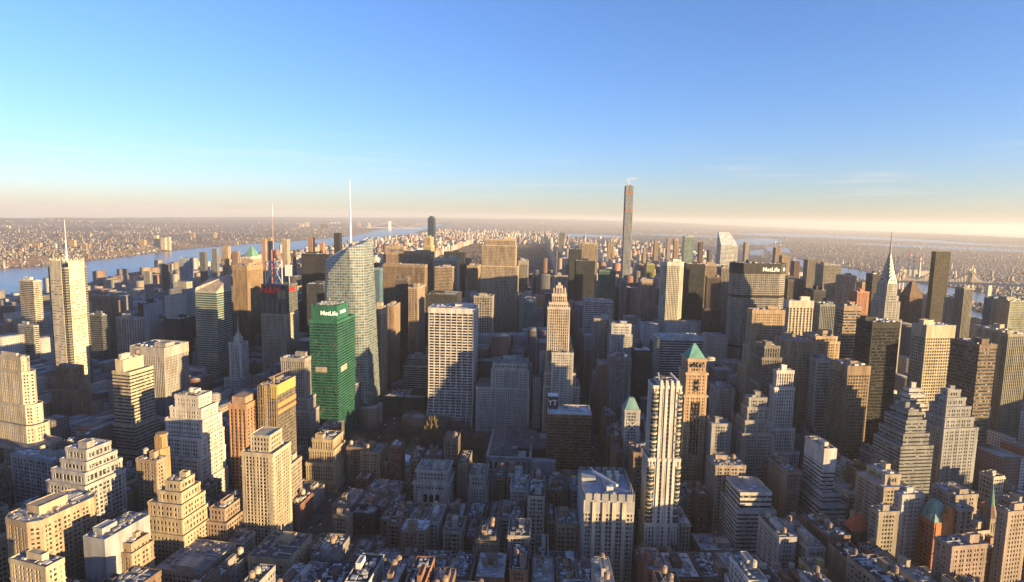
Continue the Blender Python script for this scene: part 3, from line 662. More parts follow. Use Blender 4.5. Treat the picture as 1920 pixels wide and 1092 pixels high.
bld(T, 'grey mid-rise with pinkish blank penthouse beside the black glass mid-rise', bd, 860, 1146, 1146, 1184, 672, 780, 'mas', (.2, .2, .2), side='L', dep=36, tb=3)
bld(T, 'pale banded office slab with a lit yellow-green right edge', sk, 1250, 1098, 1098, 1150, 565, 640, 'hor', (.5, .5, .48), side='L', dep=40)
bld(S, 'white stone tower crowned with rows of finials', bd, 1050, 1147, 1147, 1184, 608, 660, 'mas', (.54, .53, .5), side='L', dep=30, tiers=[(628, 2, 2, 2)], tb=4)
bld(S, 'grey-pink stone block left of the finial crowned tower', bd, 1080, 1114, 1114, 1147, 598, 665, 'mas', (.4, .35, .31), side='L', dep=30)
bld(G_, 'wide black glass slab behind the pale banded office', sk, 1650, 1080, 1080, 1116, 490, 580, 'dark', BLACK, side='L', dep=40)
bld(G_, 'dark blue slab at the edge of the avenue canyon, left of the wide black slab', sk, 1900, 1068, 1068, 1091, 468, 520, 'dark', (.04, .045, .05), side='L', dep=40)
bld(T, 'tan ribbed slab behind the wide black slab', sk, 2250, 1091, 1091, 1121, 457, 490, 'vert', (.48, .38, .26), side='L', dep=40)
bld(G_, 'green tinted glass tower with a thin golden edge', sk, 1450, 1124, 1124, 1155, 508, 600, 'cur', (.12, .2, .17), g=(.03, .07, .055), side='L', dep=30)
bld(T, 'tower of pale verticals with open loggia top right of the green tinted tower', sk, 1380, 1202, 1202, 1232, 524, 600, 'vert', (.42, .34, .28), side='L', dep=28, tb=8)
bld(T, 'grey slim tower with lit red sign strip left of the pale verticals tower', sk, 1420, 1165, 1165, 1175, 528, 590, 'vert', (.34, .32, .3), side='L', dep=18)
bld(G_, 'green striped glass tower standing tall behind the brilliantly lit bank tower', sk, 2000, 1284, 1284, 1301, 444, 490, 'hor2', (.36, .42, .38), g=(.06, .1, .09), side='L', dep=22)
I_citi = bld(T, 'white banded tower with a sharply slanted roof', sk, 2000, 1352, 1352, 1384, 460, 495, 'hor', (.7, .71, .7), side='L', dep=36, clut=0, tb=1, par=.2)
bld(T, 'slim orange sunlit apartment tower left of the slanted roof tower', sk, 2400, 1265, 1265, 1272, 450, 480, 'vert', (.5, .36, .24), side='L', dep=16)
bld(G_, 'yellow-green glass tower below the very tall pencil tower', sk, 1700, 1213, 1213, 1228, 496, 520, 'cur', (.36, .34, .16), g=(.14, .14, .06), side='L', dep=24)
bld(T, 'dark slab of close windows below the far bridge, right of the lettered octagon', sk, 1300, 1478, 1478, 1509, 525, 570, 'dark', (.14, .12, .1), side='L', dep=30)
bld(A, 'grey and tan twin slab tower in haze right of the dark slab', sk, 1900, 1545, 1545, 1578, 497, 540, 'off', (.28, .25, .21), side='L', dep=40)
bld(A, 'orange lit apartment slab below the far bridge', sk, 1600, 1583, 1583, 1605, 518, 560, 'off', (.46, .33, .24), side='L', dep=30)
bld(T, 'brown office tower of close rows left of the massive near-black tower', sk, 950, 1567, 1583, 1615, 575, 670, 'hor', (.34, .26, .19), side='L', tb=6)
bld(G_, 'dark mid-rise slab left of the brown office tower of close rows', sk, 1100, 1526, 1526, 1551, 545, 620, 'dark', (.08, .08, .08), side='L', dep=30)
bld(T, 'grey green office slab tucked between the brown rows and the grid tower', bd, 1050, 1538, 1538, 1568, 572, 650, 'vert', (.26, .27, .26), side='L', dep=28)
bld(A, 'orange brick apartment block with rounded terraces at mid distance right', bd, 1250, 1608, 1608, 1630, 548, 575, 'mas', (.46, .22, .14), side='L', dep=24)
bld(S, 'golden lit stone block with stepped roof right of the lattice crowned tower', bd, 880, 1530, 1530, 1570, 632, 665, 'mas', (.5, .38, .26), side='L', dep=30, tiers=[(642, 3, 2, 3)])
bld(S, 'curved brown stone block with dark roof below the lattice crowned tower', bd, 850, 1480, 1480, 1527, 640, 690, 'mas', (.38, .29, .2), side='L', dep=36)
bld(T, 'tall grey tower with sunlit fine ribs at the right edge, beyond the brown stepped tower', sk, 950, 1882, 1890, 1930, 628, 780, 'vert', (.26, .25, .2), side='L')
bld(T, 'ribbed pale office behind the brown stepped tower', sk, 1150, 1880, 1880, 1908, 622, 660, 'vert', (.4, .37, .28), side='L', dep=40)
# lower right blocks
bld(A, 'beige apartment block with blank tower on its roof, lower right', bd, 630, 1624, 1660, 1688, 892, 990, 'mas', (.4, .34, .26), side='L', tiers=[(915, 5, 5, 6)], roof=(.4, .42, .45), clut=1.4)
bld(A, 'narrow grey apartment tower with one bright strip of sun on its corner', bd, 590, 1680, 1692, 1733, 930, 1020, 'mas', (.44, .42, .4), side='L', roof=(.4, .42, .46))
bld(A, 'brown apartment block with octagonal roof drum in front of the narrow grey tower', bd, 560, 1630, 1648, 1685, 962, 1040, 'mas', (.34, .3, .24), side='L')
I_mans = bld(A, 'red brick block with green mansard roof and bright orange gable wall', bd, 590, 1721, 1752, 1790, 983, 1060, 'mas2', (.36, .15, .09), side='L', clut=0, tb=3)
bld(A, 'large brown brick apartment house in the lower right corner', bd, 530, 1752, 1785, 1850, 1027, 1092, 'mas', (.34, .26, .21), side='L', roof=(.16, .16, .16), clut=1.3)
bld(A, 'hotel sized brown block with white cornice and busy white roof at the right', bd, 640, 1745, 1792, 1833, 931, 990, 'mas', (.34, .29, .24), side='L', roof=(.5, .5, .54), clut=2.4)
I_red = bld(A, 'brick house block under a bright red hipped roof', bd, 565, 1584, 1600, 1631, 996, 1060, 'mas2', (.24, .13, .09), side='L', clut=0)
bld(L, 'white and grey loft with cluttered flat roof and water tanks, bottom right of centre', bd, 520, 1455, 1515, 1547, 1030, 1060, 'loft', (.5, .45, .38), side='L', tanks=3, clut=1.4, roof=(.33, .31, .3))
bld(L, 'orange buff loft with small square windows at the bottom edge', bd, 490, 1498, 1520, 1550, 1070, 1092, 'mas2', (.52, .36, .18), side='L', tanks=1)
bld(L, 'low corner loft with white framed windows and pale L-shaped roof', bd, 570, 1295, 1315, 1397, 1033, 1065, 'loft', (.46, .4, .3), side='L', roof=(.4, .42, .46), tanks=2, clut=1.4)
bld(A, 'slim grey block with tall white fin wall beside the orange gable', bd, 600, 1792, 1800, 1822, 955, 1000, 'vw', (.3, .28, .25), side='L')
bld(A, 'brown apartment tower with pale roof drums at the right edge', bd, 600, 1876, 1890, 1928, 962, 1040, 'mas', (.36, .29, .23), side='L', roof=(.5, .5, .52), clut=1.4)

# ---------------------------------------------------------------- towers with a shape of their own
def make_crystal(name, pw=1.6, ph=4.1, frame=(.42, .42, .36), fs=.34):
    """glass curtain wall with floor bands and mullions, on slanted faces too; tint from the object"""
    m_, t, p = new_mat(name)
    oi = nd(t, "ShaderNodeObjectInfo"); ge = nd(t, "ShaderNodeNewGeometry"); tc = nd(t, "ShaderNodeTexCoord")
    sx = nd(t, "ShaderNodeSeparateXYZ"); t.links.new(ge.outputs["Position"], sx.inputs[0])
    cr = nd(t, "ShaderNodeVectorMath", operation='CROSS_PRODUCT'); t.links.new(ge.outputs["True Normal"], cr.inputs[0]); cr.inputs[1].default_value = (0, 0, 1)
    nm = nd(t, "ShaderNodeVectorMath", operation='NORMALIZE'); t.links.new(cr.outputs[0], nm.inputs[0])
    dt = nd(t, "ShaderNodeVectorMath", operation='DOT_PRODUCT'); t.links.new(nm.outputs[0], dt.inputs[0]); t.links.new(ge.outputs["Position"], dt.inputs[1])
    fz = mathn(t, 'FRACT', mathn(t, 'DIVIDE', sx.outputs["Z"], ph)); fu = mathn(t, 'FRACT', mathn(t, 'DIVIDE', dt.outputs["Value"], pw * 2.4))
    fr = mathn(t, 'MAXIMUM', mathn(t, 'LESS_THAN', fz, fs), mathn(t, 'LESS_THAN', fu, .13))
    sn = nd(t, "ShaderNodeVectorMath", operation='SNAP'); t.links.new(tc.outputs["Object"], sn.inputs[0]); sn.inputs[1].default_value = (3.8, 3.8, ph)
    wn = nd(t, "ShaderNodeTexWhiteNoise"); t.links.new(sn.outputs[0], wn.inputs["Vector"])
    gl = mixc(t, 'MULTIPLY', 1.0, oi.outputs["Color"], ramp(t, wn.outputs["Value"], 0, 1, .5, 1.5))
    t.links.new(mixc(t, 'MIX', fr, gl, frame), p.inputs["Base Color"])
    t.links.new(ramp(t, fr, 0, 1, .07, .4), p.inputs["Roughness"]); p.inputs["Specular IOR Level"].default_value = .9
    return m_
CRYSTAL = make_crystal("crystal_glass", frame=(.2, .21, .2), fs=.22)
def hull(name, mat, pts, parent, col):
    import bmesh
    bm = bmesh.new()
    for p in pts: bm.verts.new(p)
    bmesh.ops.convex_hull(bm, input=bm.verts); bmesh.ops.dissolve_limit(bm, angle_limit=.01, verts=bm.verts, edges=bm.edges)
    me = bpy.data.meshes.new(name); bm.to_mesh(me); bm.free(); me.materials.append(mat)
    o = bpy.data.objects.new(name, me); sc.collection.objects.link(o); o.parent = parent; o.color = (*col, 1); return o
def sign(text, parent, loc, size, col, face='front', shear=0.0, depth=.3, name="sign_lettering"):
    cu = bpy.data.curves.new(name, 'FONT'); cu.body = text; cu.size = size; cu.extrude = depth; cu.align_x = 'CENTER'; cu.align_y = 'CENTER'; cu.shear = shear
    cu.offset = size * .02
    o = bpy.data.objects.new(name, cu); sc.collection.objects.link(o); o.parent = parent; o.location = loc
    o.rotation_euler = {'front': (math.pi / 2, 0, 0), 'right': (math.pi / 2, 0, math.pi / 2), 'up': (0, 0, 0)}[face]
    bpy.context.view_layer.update(); me = bpy.data.meshes.new_from_object(o.evaluated_get(bpy.context.evaluated_depsgraph_get())); me.name = name
    n_ = bpy.data.objects.new(name, me); sc.collection.objects.link(n_); n_.parent = parent; n_.location = loc; n_.rotation_euler = o.rotation_euler
    bpy.data.objects.remove(o); bpy.data.curves.remove(cu)
    me.materials.clear(); me.materials.append(PAINT); n_.color = (*col, 1); return n_
def mast(parent, x, y, z0, z1, r, col, bands=False, name="mast"):
    b = MB(); n = 3; h = z1 - z0
    for i, (a, c, q) in enumerate(((0, .35, 1.0), (.35, .7, .62), (.7, 1.0, .3))):
        b.cyl(x, y, r * q, z0 + h * a, z0 + h * c, 8, r * q * .8)
    b.build(name, PAINT, parent, col)
def simple(root, name, fn, mat=None, col=WHITE):
    b = MB(); fn(b); return b.build(name, mat or WALL, root, col)

# cream tower with screens and a mast
I = bld(T, 'pale cream tower of fine horizontal rods with notched corners and a thin white mast', sk, 1135, 90, 121, 162, 503, 715, 'hor2', (.3, .28, .24), g=(.05, .05, .045), clut=1, tb=2)
r = I.root
def screens(b):
    for (a, c, e, f, hx) in ((I.x0 + 5, I.x1 - 5, I.y0 - 1.6, I.y0 - 1.1, 13), (I.x0 + 5, I.x1 - 5, I.y1 + 1.1, I.y1 + 1.6, 13), (I.x1 + 1.1, I.x1 + 1.6, I.y0 + 5, I.y1 - 5, 13), (I.x0 - 1.6, I.x0 - 1.1, I.y0 + 5, I.y1 - 5, 13)):
        b.box(a, c, e, f, 20, I.z + hx - 6, True)
        n = 16; L = (c - a) if c - a > 2 else (f - e)
        for i in range(n):
            t0 = (i + .1) / n; t1 = (i + .8) / n; hh = I.z + hx - 6 + (4 if i % 3 else 6.5)
            if c - a > 2: b.box(a + L * t0, a + L * t1, e, f, I.z + hx - 6, hh)
            else: b.box(a, c, e + L * t0, e + L * t1, I.z + hx - 6, hh)
simple(r, "rod_screen", screens, WALL, (.62, .56, .44))
def slots(b):
    rr = random.Random(4)
    for k in range(46):
        z = 24 + k * (I.z - 40) / 46
        x = I.x0 + 6
        while x < I.x1 - 9:
            L = rr.uniform(1.5, 8)
            if rr.random() < .55: b.box(x, min(x + L, I.x1 - 6), I.y0 - 1.68, I.y0 - 1.62, z, z + 1.1, True)
            x += L + rr.uniform(.6, 3)
        y = I.y0 + 6
        while y < I.y1 - 9:
            L = rr.uniform(1.5, 8)
            if rr.random() < .75: b.box(I.x1 + 1.62, I.x1 + 1.68, y, min(y + L, I.y1 - 6), z, z + 1.1, True)
            y += L + rr.uniform(.6, 2.4)
simple(r, "window_slot", slots, GLASS, (.09, .085, .07))
mast(r, 0, 0, I.z, at(119, 413, 1150)[2], 1.2, (.6, .59, .56))

# faceted glass crystal with a white spire
cx, cy, _ = at(655, 600, 985); th = heading(655)
root = empty('glass_tower', 'faceted green-grey glass crystal with slanted peak and a tall white spire', sk, cx, cy, th)
zz = lambda y, dd=975: at(655, y, dd)[2]
hull("facet", CRYSTAL, [(-32, -24, 0), (36, -24, 0), (42, 26, 0), (-32, 26, 0), (-31, -15, zz(487)), (-22, -27, zz(480) - 26), (10, -25, zz(463)), (29, -14, zz(446) - 8), (31, 22, zz(443)), (-27, 24, zz(476)), (38, -20, 70), (-32, -26, 120), (16, -28, 60)], root, (.09, .12, .125))
mast(root, 1, 6, zz(470), zz(338), 2.3, (.55, .56, .53), name="spire")
def fins(b):
    b.bar((-29, -6, zz(488)), (29, 6, zz(446)), 1.0)
    for k in range(9):
        t = k / 8; b.bar((-29 + 58 * t, -6 + 12 * t, zz(488) * (1 - t) + zz(446) * t), (-29 + 58 * t, 10, zz(488) * (1 - t) + zz(446) * t - 10), .5)
simple(root, "screen_frame", fins, PAINT, (.5, .55, .55))
HEROES.append((613, 704, 950, 775, [ground(613, 0 or 790), ground(704, 790), (cx + 60, cy + 40), (cx - 30, cy + 40)], root, 445))

# long octagonal slab with lettering
cx, cy, zt = at(1421, 494, 1175); th = heading(1421)
root = empty('office_tower', 'huge grey elongated octagon slab with white lettering on its dark top band', sk, cx, cy, th)
op = [(-47, -7), (-33, -19), (33, -19), (47, -7), (47, 7), (33, 19), (-33, 19), (-47, 7)]
Wb, Gb = MB(), MB(); facade(Wb, Gb, op, 0, zt - 18, ('grid', 3.4, .26, 3.9, .46, .7), 1.5, 0)
Wb.build("wall", WALL, root, (.36, .34, .3)); Gb.build("glazing", GLASS, root, (.03, .032, .035))
simple(root, "crown_band", lambda b: (b.prism(off(op, 1.3), zt - 17.9, zt), b.ring(off(op, 1.3), off(op, .5), zt, zt + 1)), WALL, (.06, .06, .06))
simple(root, "belt", lambda b: [b.prism(off(op, .95), z, z + 4.4, True, True) for z in (at(1421, 556, 1175)[2], at(1421, 650, 1175)[2])], WALL, (.03, .03, .03))
simple(root, "roof", lambda b: b.cap(off(op, .3), zt + .15), ROOF, (.1, .1, .1))
clutter(root, -40, 40, -14, 14, zt + .2, random.Random(3), DGREY, 1.0)
sign("MetLife", root, (15, -20.8, zt - 9.5), 10, (.7, .69, .66))
b_ = sign("M", root, (41.0, -14.0, zt - 9.5), 9, (.7, .69, .66)); b_.rotation_euler = (math.pi / 2, 0, math.atan2(12, 15))
HEROES.append((1366, 1474, 1150, 690, [(cx + p * math.cos(th) + q * math.sin(th), cy - p * math.sin(th) + q * math.cos(th)) for p, q in ((-52, -20), (52, -20), (52, 20), (-52, 20))], root, 493))

# spired deco tower
cd = 1110
I = bld(S, 'pale deco tower with stacked steel arches tapering to a needle spire', sk, cd, 1664, 1664, 1683, 532, 600, 'mas', (.4, .385, .35), side='L', dep=22, clut=0, tb=.5, par=0, tiers=[(555, 2, 2, 2), (566, 4, 4, 4), (600, 7, 7, 7)])
r = I.root; zc = lambda y: at(1664, y, cd + 10)[2]
sz = (I.x1 - I.x0) / 2; mx, my = 0.0, 0.0; dz2 = (I.y1 - I.y0) / 2
z0 = zc(532); z1 = zc(482); n = 7
def arch_crown(b):
    for k in range(n):
        t = k / n; s_ = 1 - .86 * t ** .85
        zb = z0 + (z1 - z0) * t; hw = sz * s_; hd = dz2 * s_; ht = (z1 - z0) * .30 * (1 - .25 * t)
        m_ = 10
        for ax in (0, 1):
            w_, d_ = (hw, hd) if ax == 0 else (hd, hw)
            pr = [(-w_ * .86, zb - 3)] + [(-w_ * .86 * math.cos(math.pi * i / m_), zb + ht * math.sin(math.pi * i / m_)) for i in range(m_ + 1)] + [(w_ * .86, zb - 3)]
            k0 = len(b.v)
            for sgn in (-1, 1):
                for px_, pz_ in pr: b.v.append((px_, sgn * d_, pz_) if ax == 0 else (sgn * d_, px_, pz_))
            L_ = len(pr)
            for i in range(L_ - 1): b.f.append((k0 + i, k0 + i + 1, k0 + L_ + i + 1, k0 + L_ + i))
            b.f.append(tuple(range(k0, k0 + L_))); b.f.append(tuple(reversed(range(k0 + L_, k0 + 2 * L_))))
simple(r, "steel_crown", arch_crown, make_plain("weathered_steel", (.27, .265, .25), .45, .45))
def arch_win(b):
    for k in range(n - 1):
        t = k / n; s_ = 1 - .86 * t ** .85; zb = z0 + (z1 - z0) * t; hw = sz * s_; hd = dz2 * s_; ht = (z1 - z0) * .30 * (1 - .25 * t)
        for i in range(1, 6):
            a = math.pi * i / 6; rr = .6
            cx_, cz_ = -math.cos(a), math.sin(a); q = .17
            for ax in (0, 1):
                w_, d_ = (hw, hd) if ax == 0 else (hd, hw)
                pts = [((cx_ * rr - q * .8) * w_ * .86, cz_ * rr * ht - q * ht), ((cx_ * rr + q * .8) * w_ * .86, cz_ * rr * ht - q * ht), (cx_ * (rr + .2) * w_ * .86, cz_ * (rr + .2) * ht + q * ht * .4)]
                for sgn in (-1, 1):
                    k0 = len(b.v)
                    for u_, v_ in pts: b.v.append((u_, sgn * (d_ + .08), zb + v_) if ax == 0 else (sgn * (d_ + .08), u_, zb + v_))
                    b.f.append((k0, k0 + 1, k0 + 2))
tag(simple(r, "arch_window", arch_win, GLASS, (.02, .02, .02)), kind="stuff")
simple(r, "spire", lambda b: (b.cyl(0, 0, sz * .26, z1 - 4, zc(467), 8, sz * .13), b.cyl(0, 0, sz * .13, zc(467), zc(435), 8, .5)), make_plain("spire_steel", (.2, .2, .19), .45, .4))

# pencil tower and its crane
I = bld(A, 'extremely tall slender white grid tower, unfinished top, highest on the skyline', sk, 2300, 1174, 1174, 1188, 349, 505, 'sq', (.36, .38, .41), g=(.05, .065, .085), side='L', dep=31, clut=0, tb=.6, par=.4)
simple(I.root, "hoarding", lambda b: [b.prism(off(rect(I.x0, I.x1, I.y0, I.y1), .7), z, z + h, True, True) for z, h in ((I.z - 26, 7), (I.z - 90, 7), (I.z - 150, 3))], WALL, (.36, .17, .11))
simple(I.root, "core_wall", lambda b: b.box(-8, 8, -8, 8, I.z, I.z + 5), WALL, (.4, .3, .24))
cr = empty('tower_crane', 'tower crane with long jib standing on the unfinished tallest tower', 'crane', I.root.location[0], I.root.location[1], I.th, z=I.z + 5)
simple(cr, "crane_mast", lambda b: [b.bar((sx * 1.1, sy * 1.1, -4), (sx * 1.1, sy * 1.1, 20), .6) for sx in (-1, 1) for sy in (-1, 1)], PAINT, (.5, .5, .5))
simple(cr, "jib", lambda b: (b.bar((-12, 0, 15), (30, 0, 25), 1.2), b.bar((-12, 0, 15), (0, 0, 27), .6), b.bar((0, 0, 27), (30, 0, 25), .5), b.bar((0, 0, 18), (0, 0, 27), .8)), PAINT, (.5, .5, .5))
simple(cr, "counterweight", lambda b: b.box(-14, -10, -1.5, 1.5, 12.5, 15.5, True), PAINT, (.3, .3, .3))

# ---- additions to towers of the table
def on(I): return I.root, I.x0, I.x1, I.y0, I.y1, I.z
r, x0, x1, y0, y1, z = on(I_ml)
zt2 = at(632, 574, 880)[2]; bw_ = x1 - x0; bd_ = y1 - y0
bx = rect(x0 + .3, x0 + bw_ * .93, y0 + 6, y1 - bd_ * .28)
simple(r, "sign_box", lambda b: (b.prism(bx, z, zt2), b.ring(off(bx, .25), off(bx, -.4), zt2 - .6, zt2 + 1.0), b.ring(off(bx, .3), off(bx, -.1), z + .2, z + 1.4)), WALL, (.03, .15, .1))
sign("MetLife", r, (bx[1][0] - 11, y0 + 5.6, z + (zt2 - z) * .5), 8.2, (.9, .9, .85))
sign("MetLife", r, (bx[1][0] + .4, (bx[1][1] + bx[2][1]) / 2, z + (zt2 - z) * .52), 6.4, (.9, .9, .85), 'right')
clutter(r, bx[0][0] + 1, bx[1][0] - 1, bx[0][1] + 1, bx[2][1] - 1, zt2 + .3, random.Random(8), (.4, .3, .25), 3.0, 1, False)
def pale(b):
    b.box(x0 + bw_ * .2, x0 + bw_ * .62, y0 - .62, y0 - .5, at(600, 703, 865)[2], at(600, 693, 865)[2], True); b.box(x1 + .5, x1 + .62, y0 + bd_ * .15, y0 + bd_ * .5, at(640, 703, 865)[2], at(640, 692, 865)[2], True)
simple(r, "louvre_panel", pale, WALL, (.42, .36, .28))

r, x0, x1, y0, y1, z = on(I_hm)
zs = at(534, 532, 1135)[2]
simple(r, "stone_front", lambda b: [facade(b, MB(), rect(x0 - 1.2, x1 + 1.2, y0 - 1.2, y1 + 1.2), 0, I_hm.tiers[1][0] - 1.5, 'off', 3, .8)], WALL, (.56, .46, .34))
simple(r, "drum", lambda b: b.cyl(x1 - 6, y0 - 1, 6.5, I_hm.tiers[1][0] + 26, z - 8, 16), WALL, (.46, .36, .2))
def frame(b):
    q0, q1 = x0 + 6, x0 + 26; zz_ = at(534, 492, 1140)[2]; zb_ = z + .5
    for xx in (q0, q1):
        for yy in (y0 + 4, y0 + 24): b.bar((xx, yy, zb_), (xx, yy, zz_), 1.2)
    for yy in (y0 + 4, y0 + 24):
        b.bar((q0, yy, zz_), (q1, yy, zz_), 1.2); b.bar((q0, yy, zb_), (q1, yy, zz_), .8); b.bar((q1, yy, zb_), (q0, yy, zz_), .8)
    for xx in (q0, q1): b.bar((xx, y0 + 4, zz_), (xx, y0 + 24, zz_), 1.2); b.bar((xx, y0 + 4, zb_), (xx, y0 + 24, zz_), .8)
    b.box(x1 - 14, x1 - 2, y1 - 16, y1 - 14, z + 14, z + 34, True); b.bar((x1 - 8, y1 - 12, z), (x1 - 8, y1 - 15, z + 34), 1.0)
simple(r, "mast_frame", frame, PAINT, (.55, .55, .55))
def verts_(b):
    for k in range(5): b.box(x0 + (x1 - x0) * (k / 4.6) + .5, x0 + (x1 - x0) * (k / 4.6) + 1.4, y0 - .8, y0 - .55, I_hm.tiers[1][0] + 1, z - 22)
simple(r, "fin", verts_, WALL, (.5, .4, .28))
mast(r, x0 + 16, y0 + 14, z, at(523, 374, 1150)[2], 1.3, (.3, .22, .18))
simple(r, "tower_cap", lambda b: b.cyl(x0 + 16, y0 + 14, .95, at(523, 405, 1150)[2], at(523, 385, 1150)[2], 8), PAINT, (.5, .49, .46))
simple(r, "beacon_pole", lambda b: b.cyl(x0 + 4, y0 + 30, 1.1, z, at(515, 470, 1150)[2], 8), PAINT, (.55, .12, .06))
sign("H&M", r, ((x0 + x1) / 2 - 6, y0 - 1.2, z - 9), 17, (.9, .04, .045), shear=.25, depth=.8)
sign("H&M", r, (x1 + 1.2, (y0 + y1) / 2, z - 9), 11, (.9, .04, .045), 'right', .25, .4)

r, x0, x1, y0, y1, z = on(I_pyr)
zp = at(471, 459, 1915)[2]
simple(r, "white_collar", lambda b: (b.prism(rect(x0 + 2, x1 - 2, y0 + 2, y1 - 2, 5), z, z + 8),), WALL, (.62, .58, .5))
simple(r, "copper_roof", lambda b: b.hip(x0 + 3, x1 - 3, y0 + 3, y1 - 3, z + 8, zp), WALL, (.16, .33, .27))
r, x0, x1, y0, y1, z = on(I_white)
cx_, cy_ = (x0 + x1) / 2, (y0 + y1) / 2
simple(r, "lantern", lambda b: (b.box(cx_ - 5, cx_ + 5, cy_ - 5, cy_ + 5, z, z + 10), b.box(cx_ - 3, cx_ + 3, cy_ - 3, cy_ + 3, z + 10, z + 15), b.cyl(cx_, cy_, 1.8, z + 15, z + 17, 10, 2.2), b.cyl(cx_, cy_, 2.2, z + 17, z + 19.2, 10, .6)), WALL, (.62, .58, .5))
mast(r, cx_, cy_, z + 19, at(443, 594, 1090)[2], .6, (.6, .6, .6))
r, x0, x1, y0, y1, z = on(I_green)
zw = at(433, 521, 1180)[2]
def wedge(b):
    k = len(b.v); b.v += [(x0, y0, z + .3), (x1, y0, z + .3), (x1, y1, z + .3), (x0, y1, z + .3), (x1 - .5, y1, zw + 6), (x0, y1, zw - 2), (x0, y0 + 2, z + 6)]
    b.f += [(k, k + 1, k + 4, k + 6), (k + 6, k + 4, k + 5), (k + 1, k + 2, k + 4), (k + 2, k + 3, k + 5, k + 4), (k + 3, k, k + 6, k + 5)]
simple(r, "roof_wedge", wedge, WALL, (.46, .38, .3))
r, x0, x1, y0, y1, z = on(I_bands)
simple(r, "blank_top", lambda b: (b.box(x0 + 3, x1 - 10, y0 + 1.5, y1 - 3, z, at(243, 677, 855)[2]), b.ring(rect(x0 + 2.8, x1 - 9.8, y0 + 1.3, y1 - 2.8), rect(x0 + 3.4, x1 - 10.4, y0 + 1.9, y1 - 3.4), at(243, 677, 855)[2] - .5, at(243, 677, 855)[2] + 1)), WALL, (.6, .5, .34))
clutter(r, x0 + 4, x1 - 11, y0 + 3, y1 - 4, at(243, 677, 855)[2] + .1, random.Random(2), CREAM, 2.0, 1)
r, x0, x1, y0, y1, z = on(I_con)
simple(r, "netting", lambda b: (b.box(x1 - 7, x1 + .9, y0 - .9, y0 - .6, z - 13, z + 3, True), b.box(x1 + .6, x1 + .9, y0, y1, z - 10, z + 2, True)), PAINT, (.36, .27, .09))
simple(r, "orange_netting", lambda b: (b.box(x1 + .95, x1 + 1.1, y0, y1, z - 24, z - 19, True), b.box(x1 + .95, x1 + 1.1, y0, y1, z - 31, z - 27.5, True)), PAINT, (.65, .2, .08))
def hoist(b):
    for sx in (-1.6, 1.6):
        for sy in (-1.6, 1.6): b.bar((x0 + 10 + sx, y0 - 4 + sy, 0), (x0 + 10 + sx, y0 - 4 + sy, z + 6), .35)
    k = 0
    while k * 4 < z + 2:
        b.bar((x0 + 8.4, y0 - 5.6, k * 4), (x0 + 11.6, y0 - 5.6, k * 4 + 4), .25); b.bar((x0 + 11.6, y0 - 2.4, k * 4), (x0 + 11.6, y0 - 5.6, k * 4 + 4), .25); k += 1
    for k in range(14): b.bar((x0 - .8, y0 - 1.2, 30 + k * (z - 30) / 14), (x1, y0 - 1.2, 30 + k * (z - 30) / 14), .3)
    for k in range(9): b.bar((x0 + k * (x1 - x0) / 8, y0 - 1.2, 20), (x0 + k * (x1 - x0) / 8, y0 - 1.2, z), .3)
    b.bar((x0 + 12, y0 + 12, z), (x0 + 12, y0 + 12, z + 9), 1.0); b.bar((x0 + 6, y0 + 12, z + 6), (x0 + 30, y0 + 12, z + 17), 1.0)
simple(r, "scaffold", hoist, PAINT, (.34, .25, .15))
r, x0, x1, y0, y1, z = on(I_or)
simple(r, "bulkhead", lambda b: (b.box(x0 + 2, x1 - 2, y0 + 2, y1 - 4, z, z + 8),), WALL, (.44, .3, .2))
r, x0, x1, y0, y1, z = on(I_apt)
simple(r, "penthouse", lambda b: [facade(b, MB(), rect(x0 + 6, x0 + 24, y0 + 4, y1 - 6), z, z + 15, 'off', 2, .8)], WALL, (.54, .47, .35))
simple(r, "penthouse_glazing", lambda b: b.box(x0 + 6.1, x0 + 23.9, y0 + 4.1, y1 - 6.1, z, z + 14.5), GLASS, (.04, .04, .04))
simple(r, "balcony", lambda b: [b.box(x1 - 6, x1 + 1.3, y0 - 1.4, y0 + 5, 12 + k * 3.7, 13.1 + k * 3.7, True) for k in range(int((z - 14) / 3.7))], WALL, (.5, .42, .3))
r, x0, x1, y0, y1, z = on(I_lan)
def lantern(b):
    b.prism(rect(x0 + 1, x0 + 13, y1 + 6, y1 + 18, 3), 0, z + 4); b.prism(rect(x0 + 2.5, x0 + 11.5, y1 + 7.5, y1 + 16.5, 2.6), z + 4, z + 16); b.prism(rect(x0 + 1.8, x0 + 12.2, y1 + 6.8, y1 + 17.2, 2.8), z + 16, z + 18)
    for k in range(6): b.box(x0 + 3 + k * 1.5, x0 + 3.7 + k * 1.5, y1 + 7.1, y1 + 7.6, z + 4, z + 16)
simple(r, "lantern_turret", lantern, WALL, (.5, .32, .16))
r, x0, x1, y0, y1, z = on(I_o57)
simple(r, "curved_crown", lambda b: [b.box(x0 + (x1 - x0) * k / 6, x0 + (x1 - x0) * (k + 1) / 6 - .05, y0, y1, z - .5, z + 14 * math.sin(math.pi * (k + .8) / 7)) for k in range(6)], GLASS, (.03, .05, .09))
r, x0, x1, y0, y1, z = on(I_grace)
def flare(b):
    n = 10
    for i in range(n):
        t0, t1 = i / n, (i + 1) / n; f0, f1 = 16 * (1 - t0) ** 2.2, 16 * (1 - t1) ** 2.2; za, zb_ = 55 * t0, 55 * t1
        for k in range(9):
            xx = x0 + (x1 - x0) * k / 8; b.prism([(xx - .7, y0 - f0 - 1.2), (xx + .7, y0 - f0 - 1.2), (xx + .7, y0), (xx - .7, y0)], za, zb_, False, False, [(xx - .7, y0 - f1 - 1.2), (xx + .7, y0 - f1 - 1.2), (xx + .7, y0), (xx - .7, y0)])
    for i in range(2, 13):
        zz_ = 4.3 * i; f = 16 * (1 - zz_ / 55) ** 2.2 if zz_ < 55 else 0
        b.box(x0, x1, y0 - f - 1.1, y0, zz_, zz_ + 1.5, True)
